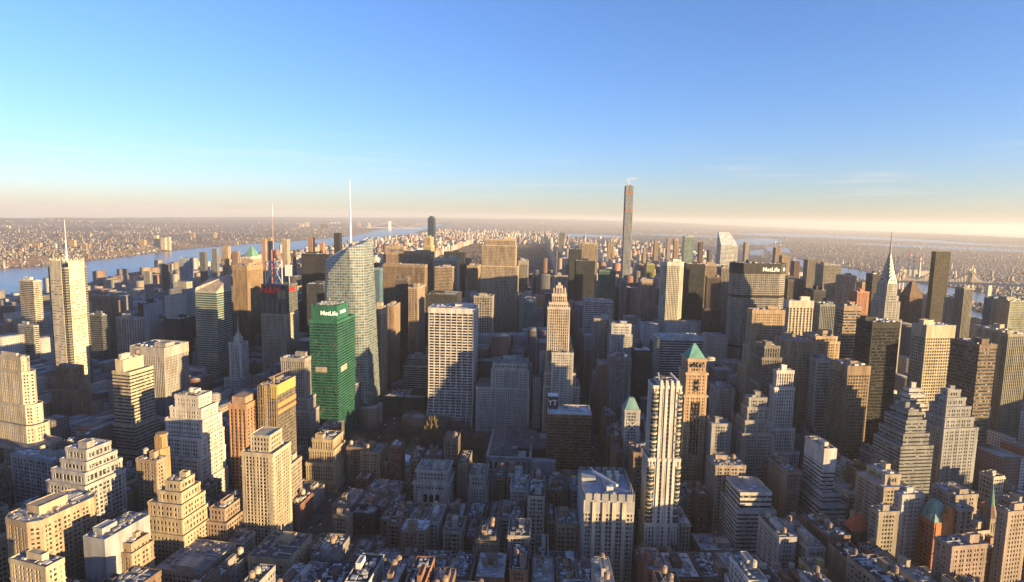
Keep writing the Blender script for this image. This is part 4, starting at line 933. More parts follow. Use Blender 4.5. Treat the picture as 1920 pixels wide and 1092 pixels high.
simple(r, "flared_base", flare, WALL, (.68, .64, .6))
def flare_glass(b):
    n = 10
    for i in range(n):
        t0, t1 = i / n, (i + 1) / n; f0, f1 = 16 * (1 - t0) ** 2.2, 16 * (1 - t1) ** 2.2
        b.prism([(x0, y0 - f0 - .4), (x1, y0 - f0 - .4), (x1, y0), (x0, y0)], 55 * t0, 55 * t1, False, False, [(x0, y0 - f1 - .4), (x1, y0 - f1 - .4), (x1, y0), (x0, y0)])
simple(r, "base_glazing", flare_glass, GLASS, (.012, .012, .014))
r, x0, x1, y0, y1, z = on(I_500)
def crest(b):
    b.box(x0 + 2, x1 - 2, y0 + 2, y1 - 2, z, z + 6); b.box(x0 + 5, x1 - 5, y0 + 5, y1 - 5, z + 6, z + 12); b.box(x0 + 8, x1 - 8, y0 + 8, y1 - 8, z + 12, z + 16)
    for k in range(5):
        xx = x0 + 2 + (x1 - x0 - 4) * k / 4; b.prism(rect(xx - .8, xx + .8, y0 + .6, y0 + 2.2), z, z + 9); b.prism(rect(x1 - 2.2, x1 - .6, y0 + 2 + k * 4 - .8, y0 + 2 + k * 4 + .8), z, z + 8)
simple(r, "stepped_crown", crest, WALL, (.62, .52, .42))
r, x0, x1, y0, y1, z = on(I_ny)
simple(r, "sign_box", lambda b: b.box(x0, x0 + 13, y1 - 16, y1 - 4, z, z + 17), PAINT, (.03, .02, .025))
simple(r, "sign_box_lid", lambda b: b.box(x0 - .2, x0 + 13.2, y1 - 16.2, y1 - 3.8, z + 17, z + 18.5), PAINT, (.5, .58, .66))
simple(r, "roof_rim", lambda b: b.ring(off(rect(x0, x1, y0, y1), .7), off(rect(x0, x1, y0, y1), -1), z + .9, z + 2.0), WALL, (.62, .54, .44))
sign("YT", r, (x0 + 6, y1 - 16.3, z + 8.5), 10, (.6, .6, .6))
sign("Guardian", r, (x0 + 36, y0 + 20, z + .4), 7, (.03, .03, .03), 'up', depth=.05)
clutter(r, x0 + 14, x1 - 12, y1 - 14, y1 - 2, z + .2, random.Random(5), GREY, 1.6, 0, False)
r = I_hip[5]; fpx = I_hip[4]; w_h = math.hypot(fpx[1][0] - fpx[0][0], fpx[1][1] - fpx[0][1]) / 2
zh = at(1024, 848, 790)[2]
simple(r, "red_roof", lambda b: b.hip(-w_h - .8, w_h + .8, -14.8, 14.8, zh + .5, zh + 17), WALL, (.28, .13, .09))
r = I_gcap[5]; fpx = I_gcap[4]; w_h = math.hypot(fpx[1][0] - fpx[0][0], fpx[1][1] - fpx[0][1]) / 2; zh = at(1172, 770, 700)[2]
simple(r, "green_cap", lambda b: b.prism(rect(-w_h, w_h, -9, 9), zh + .3, zh + 13, True, False, rect(-w_h * .35, w_h * .35, -3, 3)), WALL, (.2, .36, .34))
simple(r, "cross_brace", lambda b: [(b.bar((-w_h * .7, -10.6, q), (w_h * .7, -10.6, q + 12), .6), b.bar((w_h * .7, -10.65, q), (-w_h * .7, -10.65, q + 12), .6)) for q in (zh - 24, zh - 52)], PAINT, (.55, .55, .52))
r, x0, x1, y0, y1, z = on(I_rad)
def pinn(b):
    for s_, h in ((0, 6), (2.5, 12), (5, 18), (7.5, 23)):
        a0, a1, c0, c1 = x0 + s_, x1 - s_, y0 + s_, y1 - s_
        if a1 - a0 < 2: continue
        b.box(a0, a1, c0, c1, z, z + h)
        for (xx, yy) in ((a0, c0), (a1, c0), (a1, c1), (a0, c1), ((a0 + a1) / 2, c0), (a1, (c0 + c1) / 2)):
            b.cyl(xx, yy, 1.1, z, z + h + 1, 6); b.cyl(xx, yy, 1.1, z + h + 1, z + h + 4.5, 6, .2)
simple(r, "gold_pinnacles", pinn, WALL, (.13, .1, .05))
r, x0, x1, y0, y1, z = on(I_ren)
def arches(b, k):
    if True:
        xx = x0 + (x1 - x0) * (.3 + .2 * k); zb_ = z - 34
        q = [(xx - 2.2, zb_)] + [(xx - 2.2 * math.cos(math.pi * i / 8), zb_ + 7 + 2.2 * math.sin(math.pi * i / 8)) for i in range(9)] + [(xx + 2.2, zb_)]
        k0 = len(b.v); b.v += [(p, y0 - 3.2, q_) for p, q_ in q]; b.f.append(tuple(reversed(range(k0, k0 + len(q)))))
for k_ in range(3):
    simple(r, "arched_window", lambda b: arches(b, k_), GLASS, (.015, .015, .016))
simple(r, "stone_face", lambda b: b.box(x0 + 2, x1 - 2, y0 - 3.1, y0 - 2, z - 40, z - 20, True), WALL, (.46, .44, .39))
simple(r, "cornice", lambda b: (b.ring(off(rect(x0, x1, y0, y1), 2.0), off(rect(x0, x1, y0, y1), -.2), z - 1.2, z + .6), b.ring(off(rect(x0 - 3, x1 + 2, y0 - 2, y1 + 2), 1.9), rect(x0, x1, y0, y1), z - 14.4, z - 13)), WALL, (.52, .5, .45))
r, x0, x1, y0, y1, z = on(I_merc)
zp = at(1305, 645, 712)[2]; zl = z + 2
simple(r, "copper_roof", lambda b: b.hip(x0 + .5, x1 - .5, y0 + .5, y1 - .5, zl - 1, zp, ridge=1.2), WALL, (.17, .4, .34))
def marches(b):
    zb_ = at(1305, 690, 700)[2]
    for k in range(5):
        xx = x0 + (x1 - x0) * (.14 + .18 * k); k0 = len(b.v)
        q = [(xx - 1.2, zb_)] + [(xx - 1.2 * math.cos(math.pi * i / 6), zb_ + 5 + 1.2 * math.sin(math.pi * i / 6)) for i in range(7)] + [(xx + 1.2, zb_)]
        b.v += [(p, y0 - .75, q_) for p, q_ in q]; b.f.append(tuple(reversed(range(k0, k0 + len(q)))))
    xx = (x0 + x1) / 2; zb_ = at(1305, 735, 700)[2]; k0 = len(b.v)
    q = [(xx - 2.4, zb_)] + [(xx - 2.4 * math.cos(math.pi * i / 8), zb_ + 12 + 2.4 * math.sin(math.pi * i / 8)) for i in range(9)] + [(xx + 2.4, zb_)]
    b.v += [(p, y0 - 2.55, q_) for p, q_ in q]; b.f.append(tuple(reversed(range(k0, k0 + len(q)))))
    for k in range(3): b.box(xx - 4.5 + k * 3.6, xx - 2.7 + k * 3.6, y0 - 3.6, y0 - 3.35, 60, at(1305, 755, 700)[2], True)
simple(r, "arched_window", marches, GLASS, (.02, .02, .022))
simple(r, "cornice", lambda b: [b.ring(off(rect(t_[1], t_[2], t_[3], t_[4]), 1.5), off(rect(t_[1], t_[2], t_[3], t_[4]), -.2), t_[0] - 1.4, t_[0] + .5) for t_ in I_merc.tiers[:3]], WALL, (.55, .4, .26))
r, x0, x1, y0, y1, z = on(I_425)
zl, ze = I_425.tiers[2][0], I_425.tiers[3][0]
X0, X1, Y0 = I_425.tiers[1][1], I_425.tiers[1][2], I_425.tiers[1][3]
def bays(b, g_, i_):
    for (cx_, z_a, z_b, yy) in [(X0 + 1.5, zl + 2, z - 6, Y0), (X1 - 1.5, zl + 2, z - 6, Y0), (I_425.tiers[2][1] + 2, ze + 2, zl - 3, I_425.tiers[2][3]), (I_425.tiers[2][2] - 2, ze + 2, zl - 3, I_425.tiers[2][3])][i_:i_ + 1]:
        n = int((z_b - z_a) / 7.6)
        for k in range(n):
            q = z_a + k * 7.6
            if g_: b.cyl(cx_, yy + 1.2, 3.1, q, q + 6, 12)
            else: b.cyl(cx_, yy + 1.2, 3.6, q + 5.9, q + 7.6, 12); b.cyl(cx_, yy + 1.2, 3.25, q + 2.7, q + 3.2, 12)
for i_ in range(4):
    simple(r, "bay_band", lambda b: bays(b, False, i_), WALL, (.62, .5, .36)); simple(r, "bay_window", lambda b: bays(b, True, i_), GLASS, (.03, .05, .06))
def bigpiers(b):
    for k in range(4):
        xx = x0 + 1.5 + (x1 - x0 - 3) * k / 3; b.box(xx - 1.1, xx + 1.1, y0 - 1.9, y0 + .5, zl, z + 3.5)
        b.box(xx - 1.15, xx + 1.15, I_425.tiers[2][3] - 1.4, I_425.tiers[2][3] + .5, 20, zl + 1)
    b.bar((x0, y0 + .5, z + 2), (x0 + 3, y1 - 1, z + 5), 1.4); b.bar((x1, y0 + .5, z + 2), (x1 - 3, y1 - 1, z + 5), 1.4)
simple(r, "white_pier", bigpiers, WALL, (.74, .68, .6))
clutter(r, x0 + 2, x1 - 2, y0 + 2, y1 - 2, z + .2, random.Random(9), DGREY, 2.0)
r, x0, x1, y0, y1, z = on(I_crown)
zf = at(1140, 918, 520)[2]
def crown(b):
    n = 6
    for k in range(n):
        for yy in (y0 - .6, y1 + .2):
            a = x0 + (x1 - x0) * k / n; b.box(a + .8, a + (x1 - x0) / n - .8, yy, yy + .5, z - 10, z + 6.5, True)
        for xx in (x0 - .6, x1 + .2):
            a = y0 + (y1 - y0) * k / n; b.box(xx, xx + .5, a + .7, a + (y1 - y0) / n - .7, z - 10, z + 6.5, True)
simple(r, "crown_slab", crown, WALL, (.36, .36, .35))
simple(r, "crown_louvre", lambda b: b.prism(off(rect(x0, x1, y0, y1), .52), z - 12.2, z - .2, False), WALL, (.16, .155, .15))
simple(r, "white_pier", lambda b: [b.box(x0 + (x1 - x0) * t - 1.6, x0 + (x1 - x0) * t + 1.6, y0 - 1.7, y0, 0, z - 1, True) for t in (.2, .4, .6, .8)], WALL, (.72, .6, .46))
simple(r, "side_wall", lambda b: (b.box(x0 - .9, x0 - .5, y0 + 2, y1, 0, z + 2, True), b.box(x0 + 1, x0 + 14, y1 - 20, y1 - 2, z, z + 4), b.box(x0 + 20, x0 + 23, y0 + 4, y1 - 4, z, z + 3), b.box(x0 + 4, x1 - 4, y0 + 9, y0 + 10, z, z + 3.4)), WALL, (.42, .46, .5))
def fans(b):
    for i in range(2):
        for j in range(2): b.cyl(x0 + 28 + i * 7, y1 - 8 - j * 7, 2.3, z + .2, z + 5, 12); b.cyl(x0 + 28 + i * 7, y1 - 8 - j * 7, 2.6, z + 5, z + 6, 12)
simple(r, "cooling_tower", fans, PAINT, (.5, .46, .34))
def rig(b):
    b.bar((x0 + 12, y1 - 14, z + 8), (x0 + 30, y0 + 12, z + 9), 2.2); b.bar((x0 + 10, y1 - 9, z + 9.5), (x0 + 14, y1 - 16, z + 8.4), 1.0); b.box(x0 + 21, x0 + 27, y0 + 13, y0 + 18, z + .2, z + 7); b.bar((x0 + 16, y1 - 18, z + 8), (x0 + 24, y1 - 18, z + 4), .8)
simple(r, "window_cleaning_rig", rig, PAINT, (.4, .42, .45))
r, x0, x1, y0, y1, z = on(I_slab)
simple(r, "blank_side", lambda b: (b.box(x0 - .65, x0 - .3, y0 - .3, y1, z - 16, z, True), b.box(x0 - .5, x1 + .5, y0 - .75, y0 - .3, z - 22, z + 1, True)), WALL, (.64, .6, .56))
r, x0, x1, y0, y1, z = on(I_brp)
simple(r, "pyramid_top", lambda b: b.prism(rect(x0 - .3, x1 + .3, y0 - .3, y1 + .3), z + .2, at(1718, 529, 1360)[2], True, False, rect(-3, 3, -3, 3)), WALL, (.2, .13, .09))
r, x0, x1, y0, y1, z = on(I_citi)
zr = at(1367, 436, 2000)[2]
def slant(b):
    k = len(b.v); e = (x1 - x0) * .36
    b.v += [(x0, y0, z), (x1, y0, z), (x1, y1, z), (x0, y1, z), (x0 + .5, y1, zr), (x1 - e, y1, zr), (x0 + .5, y1 - 6, zr), (x1 - e, y1 - 6, zr)]
    b.f += [(k, k + 1, k + 7, k + 6), (k + 1, k + 2, k + 5, k + 7), (k + 6, k + 7, k + 5, k + 4), (k, k + 6, k + 4, k + 3), (k + 3, k + 4, k + 5, k + 2)]
simple(r, "slanted_roof", slant, WALL, (.6, .62, .64))
r, x0, x1, y0, y1, z = on(I_mans)
simple(r, "mansard_roof", lambda b: b.prism(rect(x0 - .5, x1 - 6, y0 - .5, y1), z + .4, z + 16, True, False, rect(x0 + 5, x1 - 9, y0 + 5, y1 - 4)), WALL, (.24, .38, .32))
simple(r, "dormer", lambda b: [b.box(x0 - .6 + .25, x0 + 3, y0 + 3 + k * 6, y0 + 5.5 + k * 6, z + 3, z + 6.5) for k in range(6)], WALL, (.3, .42, .36))
simple(r, "skylight", lambda b: b.box(x0 + 7, x1 - 11, y0 + 8, y1 - 8, z + 16, z + 17.5), GLASS, (.04, .05, .05))
simple(r, "orange_gable", lambda b: (b.box(x0 + 1, x1 + .9, y0 - .95, y0 + .5, z - 12, z + 1, True), b.box(x0 + 7, x1 + .9, y0 - .9, y0 + 1, z + 1, z + 9), b.box(x1 - 8, x1 + .9, y0 - .85, y0 + 5, z + 9, z + 13)), WALL, (.6, .22, .09))
r, x0, x1, y0, y1, z = on(I_red)
simple(r, "red_roof", lambda b: b.hip(x0 - 1.5, x1 + 1.5, y0 - 1.5, y1 + 1.5, z + .6, z + 13, ridge=3), WALL, (.62, .15, .07))
simple(r, "chimney", lambda b: (b.box(x0 + 2, x0 + 4.5, y1 - 4, y1 - 2, z, z + 13), b.box(x0 + 1.7, x0 + 4.8, y1 - 4.3, y1 - 1.7, z + 13, z + 14), b.box(x1 - 5, x1 - 3, y1 - 4, y1 - 2, z, z + 12)), WALL, (.5, .36, .24))
tank(r, x1 + 4, y0 + 6, z - 22, 1.0, (.4, .12, .08)); tank(r, x1 + 8, y0 - 2, z - 30, 1.0, (.4, .12, .08))

# ---- library with gabled roofs
lx, ly = ground(952, 872); th = heading(960)
root = empty('library', 'grey marble library with long dark pitched roofs beside the bare park', 'library', lx, ly, th)
def lib(b):
    b.box(-26, 30, -22, -16, 0, 18); b.box(-26, -20, -16, 78, 0, 18); b.box(-20, 24, -16, 8, 0, 17); b.box(16, 62, 60, 78, 0, 17); b.box(-20, 16, 40, 78, 0, 17.2); b.box(24, 62, -22, -10, 0, 15); b.box(56, 62, -10, 60, 0, 14.8); b.box(-20, 0, 8, 40, 0, 17.1)
    b.ring(rect(-27, 31, -23, 79), rect(-24, 28, -20, 76), 18, 19.2)
simple(root, "wall", lib, WALL, (.42, .43, .43))
def gables(b):
    def gable(x0, x1, y0, y1, z0, h, ax):
        k = len(b.v)
        if ax: b.v += [(x0, y0, z0), (x1, y0, z0), (x1, y1, z0), (x0, y1, z0), ((x0 + x1) / 2, y0 + 6, z0 + h), ((x0 + x1) / 2, y1 - 6, z0 + h)]; b.f += [(k, k + 1, k + 4), (k + 1, k + 2, k + 5, k + 4), (k + 2, k + 3, k + 5), (k + 3, k, k + 4, k + 5)]
        else: b.v += [(x0, y0, z0), (x1, y0, z0), (x1, y1, z0), (x0, y1, z0), (x0 + 6, (y0 + y1) / 2, z0 + h), (x1 - 6, (y0 + y1) / 2, z0 + h)]; b.f += [(k, k + 1, k + 5, k + 4), (k + 1, k + 2, k + 5), (k + 2, k + 3, k + 4, k + 5), (k + 3, k, k + 4)]
    gable(-25, 13, -14, 77, 18.4, 11, 1); gable(12, 60, 20, 46, 16, 9, 0); gable(10, 40, 56, 77, 17.6, 8, 0)
simple(root, "pitched_roof", gables, ROOF, (.1, .1, .1))
simple(root, "ridge_cap", lambda b: (b.bar((-6, -9, 29.6), (-6, 71, 29.6), .7), b.bar((18, 33, 25.2), (54, 33, 25.2), .6), b.box(4, 12, -4, -1, 24, 26.5)), WALL, (.36, .36, .36))
def libwin(b):
    for k in range(7): b.box(-22 + k * 7, -19 + k * 7, -22.3, -22.1, 4, 13, True)
    for k in range(2):
        xx = 30 + k * 12; b.box(xx, xx + 6, -10.3 + .1, -9.9, 3, 12, True)
simple(root, "arched_window", libwin, GLASS, (.015, .015, .016))
HEROES.append((915, 1030, 760, 905, [ground(910, 908), ground(1030, 908), ground(1036, 812), ground(925, 812)], root, 805))

# ---- bare plane trees of the park, lawn, tent
bark = make_plain("bark", (.05, .042, .035), .95); twig = make_plain("twigs", (.07, .055, .045), .95)
def tree_proto(seed, nm, label):
    rg = random.Random(seed); root = empty(nm, label, 'tree', 0, 0); t_ = MB()
    t_.cyl(0, 0, .45, 0, 6, 8, .32)
    tw = MB()
    for k in range(11):
        a = k * 2.4 + rg.uniform(-.4, .4); h0 = rg.uniform(4.5, 6); L = rg.uniform(4.5, 7.5); up = rg.uniform(.9, 2.2)
        e = np.array([math.cos(a) * L, math.sin(a) * L, h0 + L * up * .75]); s_ = np.array([0, 0, h0]); m_ = s_ * .45 + e * .55 + np.array([0, 0, -1.0])
        t_.bar(tuple(s_), tuple(m_), .34); t_.bar(tuple(m_), tuple(e), .2)
        for j in range(26):
            q = s_ + (e - s_) * rg.uniform(.35, 1.05) + np.array([rg.gauss(0, 1.2), rg.gauss(0, 1.2), rg.gauss(0, 1.0)])
            f_ = q + np.array([rg.gauss(0, 1.1), rg.gauss(0, 1.1), rg.uniform(.2, 1.6)]); tw.bar(tuple(q), tuple(f_), rg.uniform(.07, .16))
    t_.build("trunk", bark, root); tw.build("crown", twig, root)
    return root
protos = [tree_proto(i, 'bare_tree', 'leafless plane tree standing in the small dark park below the white grid tower') for i in range(4)]
for p in protos: tag(p, group='bare trees in the small park')
park = [(700, 812), (885, 822), (905, 838), (900, 872), (860, 880), (700, 885), (655, 850)]
rg = random.Random(11); spots = []
while len(spots) < 130:
    px_, py_ = rg.uniform(640, 905), rg.uniform(808, 885)
    if not in_poly(np.array([px_]), np.array([py_]), park)[0]: continue
    X, Y = ground(px_, py_)
    if abs(px_ - 755) < 40 and py_ > 842: continue
    if any(math.hypot(X - a, Y - b) < 6.5 for a, b in spots): continue
    spots.append((X, Y))
for i, (X, Y) in enumerate(spots):
    c = protos[i] if i < 4 else copy_tree(protos[i % 4]); s_ = rg.uniform(.8, 1.25)
    c.location = (X, Y, 0); c.rotation_euler = (0, 0, rg.uniform(0, 6.28)); c.scale = (s_, s_, s_ * rg.uniform(.9, 1.1))
lawn, t_, p_ = new_mat("dark_lawn"); ge = nd(t_, "ShaderNodeNewGeometry")
t_.links.new(mixc(t_, 'MIX', ramp(t_, noise(t_, ge.outputs["Position"], .1, 4), .4, .6, 0, 1), (.05, .06, .035), (.09, .075, .05)), p_.inputs["Base Color"])
b = MB(); b.cap([ground(x, y) for x, y in ((700, 890), (892, 880), (895, 828), (712, 815))], .25); tag(b.build("park_ground", lawn), "dark winter ground of the small park", "ground", kind="structure")
X, Y = ground(757, 868); root = empty('rink_tent', 'white domed tent by the skating rink in the park', 'tent', X, Y, heading(757))
def tent(b):
    n = 10
    for i in range(n):
        a0, a1 = math.pi * i / n, math.pi * (i + 1) / n
        k = len(b.v); b.v += [(-12 * math.cos(a0), -9, 8 * math.sin(a0)), (-12 * math.cos(a1), -9, 8 * math.sin(a1)), (-12 * math.cos(a1), 9, 8 * math.sin(a1)), (-12 * math.cos(a0), 9, 8 * math.sin(a0))]; b.f.append((k, k + 1, k + 2, k + 3))
    k = len(b.v); b.v += [(-12 * math.cos(math.pi * i / n), -9, 8 * math.sin(math.pi * i / n)) for i in range(n + 1)]; b.f.append(tuple(range(k, k + n + 1)))
simple(root, "canopy", tent, PAINT, (.6, .66, .75)); simple(root, "porch", lambda b: [b.box(12 + k * 4, 15.6 + k * 4, -6, 8, 0, 4 + .3 * (k % 2)) for k in range(5)], PAINT, (.45, .5, .56))

# ---------------------------------------------------------------- ordinary buildings on the street grid
NBANDS = []
for (xl, xr, d, yb, fp, root, y) in HEROES:
    fx, fy = np.array([p[0] for p in fp]), np.array([p[1] for p in fp])
    NBANDS.append((xl, xr, d, yb, y))
FPS = [np.array(h[4]) for h in HEROES]
def obb(cx, cy, th, w_, d_):
    e1 = np.array([math.cos(th), -math.sin(th)]); e2 = np.array([math.sin(th), math.cos(th)]); c = np.array([cx, cy])
    return np.array([c - e1 * w_ / 2 - e2 * d_ / 2, c + e1 * w_ / 2 - e2 * d_ / 2, c + e1 * w_ / 2 + e2 * d_ / 2, c - e1 * w_ / 2 + e2 * d_ / 2])
def sat(a, b):
    for p in (a, b):
        n = len(p)
        for i in range(n):
            e = p[(i + 1) % n] - p[i]; ax = np.array([e[1], -e[0]])
            u, v = a @ ax, b @ ax
            if u.max() < v.min() or v.max() < u.min(): return False
    return True
FC = [(p.mean(0), np.max(np.hypot(*(p - p.mean(0)).T))) for p in FPS]
def clear_of_towers(q):
    c = q.mean(0); r = np.max(np.hypot(*(q - c).T))
    for p, (pc, pr) in zip(FPS, FC):
        if math.hypot(*(pc - c)) < r + pr and sat(q, p): return False
    return True
def hmax(q, d):
    px, _ = proj(q[:, 0], q[:, 1], 40 + 0 * q[:, 0]); a, b = px.min(), px.max(); lim = 999.0
    for (xl, xr, hd, yb, ytop) in NBANDS:
        if hd > d + 5 and b > xl + 1 and a < xr - 1:
            lim = min(lim, at((a + b) / 2, yb - (min(.3 * (yb - ytop), 22) if hd < 770 else 14), d)[2])
    return lim
KEEP = [np.array([ground(x, y) for x, y in ((655, 805), (1040, 808), (1040, 908), (905, 908), (640, 893))])]
AVE = [-1860, -1590, -1315, -1040, -765, -490, -210, 70, 225, 370, 500, 645, 865, 1100, 1330]
near, mass = [], Mass()
rg = random.Random(77)
def lots(n0, n1):
    for n in range(n0, n1):
        v0, v1 = (n - 33.6) * 80.5 + 9, (n + 1 - 33.6) * 80.5 - 9; vm = (v0 + v1) / 2
        for a, b in zip(AVE[:-1], AVE[1:]):
            for row in (0, 1):
                u = a + 15
                while u < b - 15:
                    w_ = rg.uniform(12, 27) if n < 42 else rg.uniform(15, 40) if n < 60 else rg.uniform(18, 42)
                    if b - 15 - (u + w_) < 12: w_ = b - 15 - u
                    yield n, a, b, u, u + w_, (v0 if row == 0 else vm), (vm if row == 0 else v1), (u == a + 15 or u + w_ >= b - 15.1)
                    u += w_
FILL = []
for n, a, b, u0, u1, v0, v1, cor in lots(28, 60):
    u, v = (u0 + u1) / 2, (v0 + v1) / 2
    if math.hypot(u, v) < 330 or v < -300: continue
    if n < 36 and u < 250: continue
    X, Y, h = street(u, v); d = math.hypot(X, Y); az = math.degrees(math.atan2(X, Y))
    if not (-46 < az < 100) or (u > 1290): continue
    sc_w = .92 if d < 1200 else 1.0
    w_, dp = (u1 - u0) * sc_w, (v1 - v0) * 1.22
    core = -800 < u < 700 and n >= 42
    r_ = rg.random()
    if n < 42 and d < 1300: H = rg.uniform(34, 74) + (12 if cor else 0) + (rg.uniform(15, 35) if r_ < .1 else 0)
    elif core: H = rg.uniform(45, 120) + (rg.uniform(20, 60) if r_ < .3 else 0)
    elif u < -800: H = rg.uniform(14, 34) + (rg.uniform(20, 55) if r_ < .1 else 0)
    else: H = rg.uniform(25, 70) + (rg.uniform(25, 60) if r_ < .2 else 0)
    if az > 41 and d < 850: H = rg.uniform(22, 48)
    elif az > 41: H = rg.uniform(35, 70) + (rg.uniform(30, 75) if r_ < .16 else 0)
    q = obb(X, Y, h, w_ * .985, dp * .985)
    if any(sat(q, k) for k in KEEP) or not clear_of_towers(q):
        if math.hypot(u, v) > 1300 or (u1 - u0) < 9: continue
        um, best = (u0 + u1) / 2, None
        for (a0, a1, c0, c1) in ((u0, um, v0, v1), (um, u1, v0, v1), (u0, u1, v0, (v0 + v1) / 2), (u0, u1, (v0 + v1) / 2, v1), (u0, um, v0, (v0 + v1) / 2), (um, u1, v0, (v0 + v1) / 2), (u0, um, (v0 + v1) / 2, v1), (um, u1, (v0 + v1) / 2, v1)):
            X, Y, h = street((a0 + a1) / 2, (c0 + c1) / 2); w_, dp = (a1 - a0) * sc_w, (c1 - c0) * 1.22
            if w_ < 7: continue
            q = obb(X, Y, h, w_ * .985, dp * .985)
            if not any(sat(q, k) for k in KEEP) and clear_of_towers(q): best = 1; break
        if not best: continue
        d = math.hypot(X, Y); H *= .8
    if az < 42: H = min(H, hmax(q, d) - rg.uniform(0, 3))
    if H < 13:
        if H < -55: continue
        H = rg.uniform(11, 20)
    px, py = proj(q[:, 0], q[:, 1], H + 0 * q[:, 0])
    infr = px.max() > -10 and px.min() < 1930 and py.min() < 1100
    c = rg.choice(PAL) if rg.random() > (.17 if u > 240 else .1) else rg.choice([(.38, .19, .12), (.28, .13, .09), (.46, .25, .16)]); k_ = rg.uniform(.7, 1.1); c = tuple(min(.7, v_ * k_) for v_ in c)
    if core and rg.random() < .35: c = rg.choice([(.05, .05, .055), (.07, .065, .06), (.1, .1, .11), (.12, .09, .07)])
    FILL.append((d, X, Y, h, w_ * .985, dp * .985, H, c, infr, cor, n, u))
FILL.sort(key=lambda t: t[0])
ind = [f for f in FILL if f[8] and f[0] < 1500][:290]
ids = {id(f) for f in ind}
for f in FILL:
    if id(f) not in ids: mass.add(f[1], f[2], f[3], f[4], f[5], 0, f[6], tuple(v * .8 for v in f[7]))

def cname(c):
    r, g, b = c; L = (r + g + b) / 3; wrm = r / max(b, .01)
    if L > .42: return 'pale' if wrm < 1.35 else 'cream'
    if wrm > 2.4: return 'red-brown' if L < .2 else 'orange-brown'
    if wrm > 1.6: return 'brown' if L < .25 else 'tan'
    return 'dark grey' if L < .2 else 'grey'
SHORT = {}
for hx in HEROES:
    SHORT[hx[5]] = hx[5]["label"]
used_labels = {o["label"] for o in sc.objects if "label" in o}
def nearby(px, py):
    best = sorted(HEROES, key=lambda h: math.hypot((h[0] + h[1]) / 2 - px, (max(h[6], 430) * .45 + min(h[3], 1085) * .55) - py))[:3]
    out = []
    for h in best:
        hx, hy = (h[0] + h[1]) / 2, h[6] * .45 + h[3] * .55
        w_ = SHORT[h[5]].split()
        cut = 5
        while cut < len(w_) and w_[cut - 1] in ('of', 'with', 'and', 'a', 'the', 'on', 'its', 'in', 'by', 'at', 'over', 'two', 'one', 'their', 'from', 'right', 'left', 'directly', 'behind'): cut -= 1
        s_ = ' '.join(w_[:cut]).rstrip(',')
        rel = 'just right of' if px > h[1] - 2 else 'just left of' if px < h[0] + 2 else 'below' if py > h[3] - 8 else 'in front of'
        out.append((rel, s_))
    return out
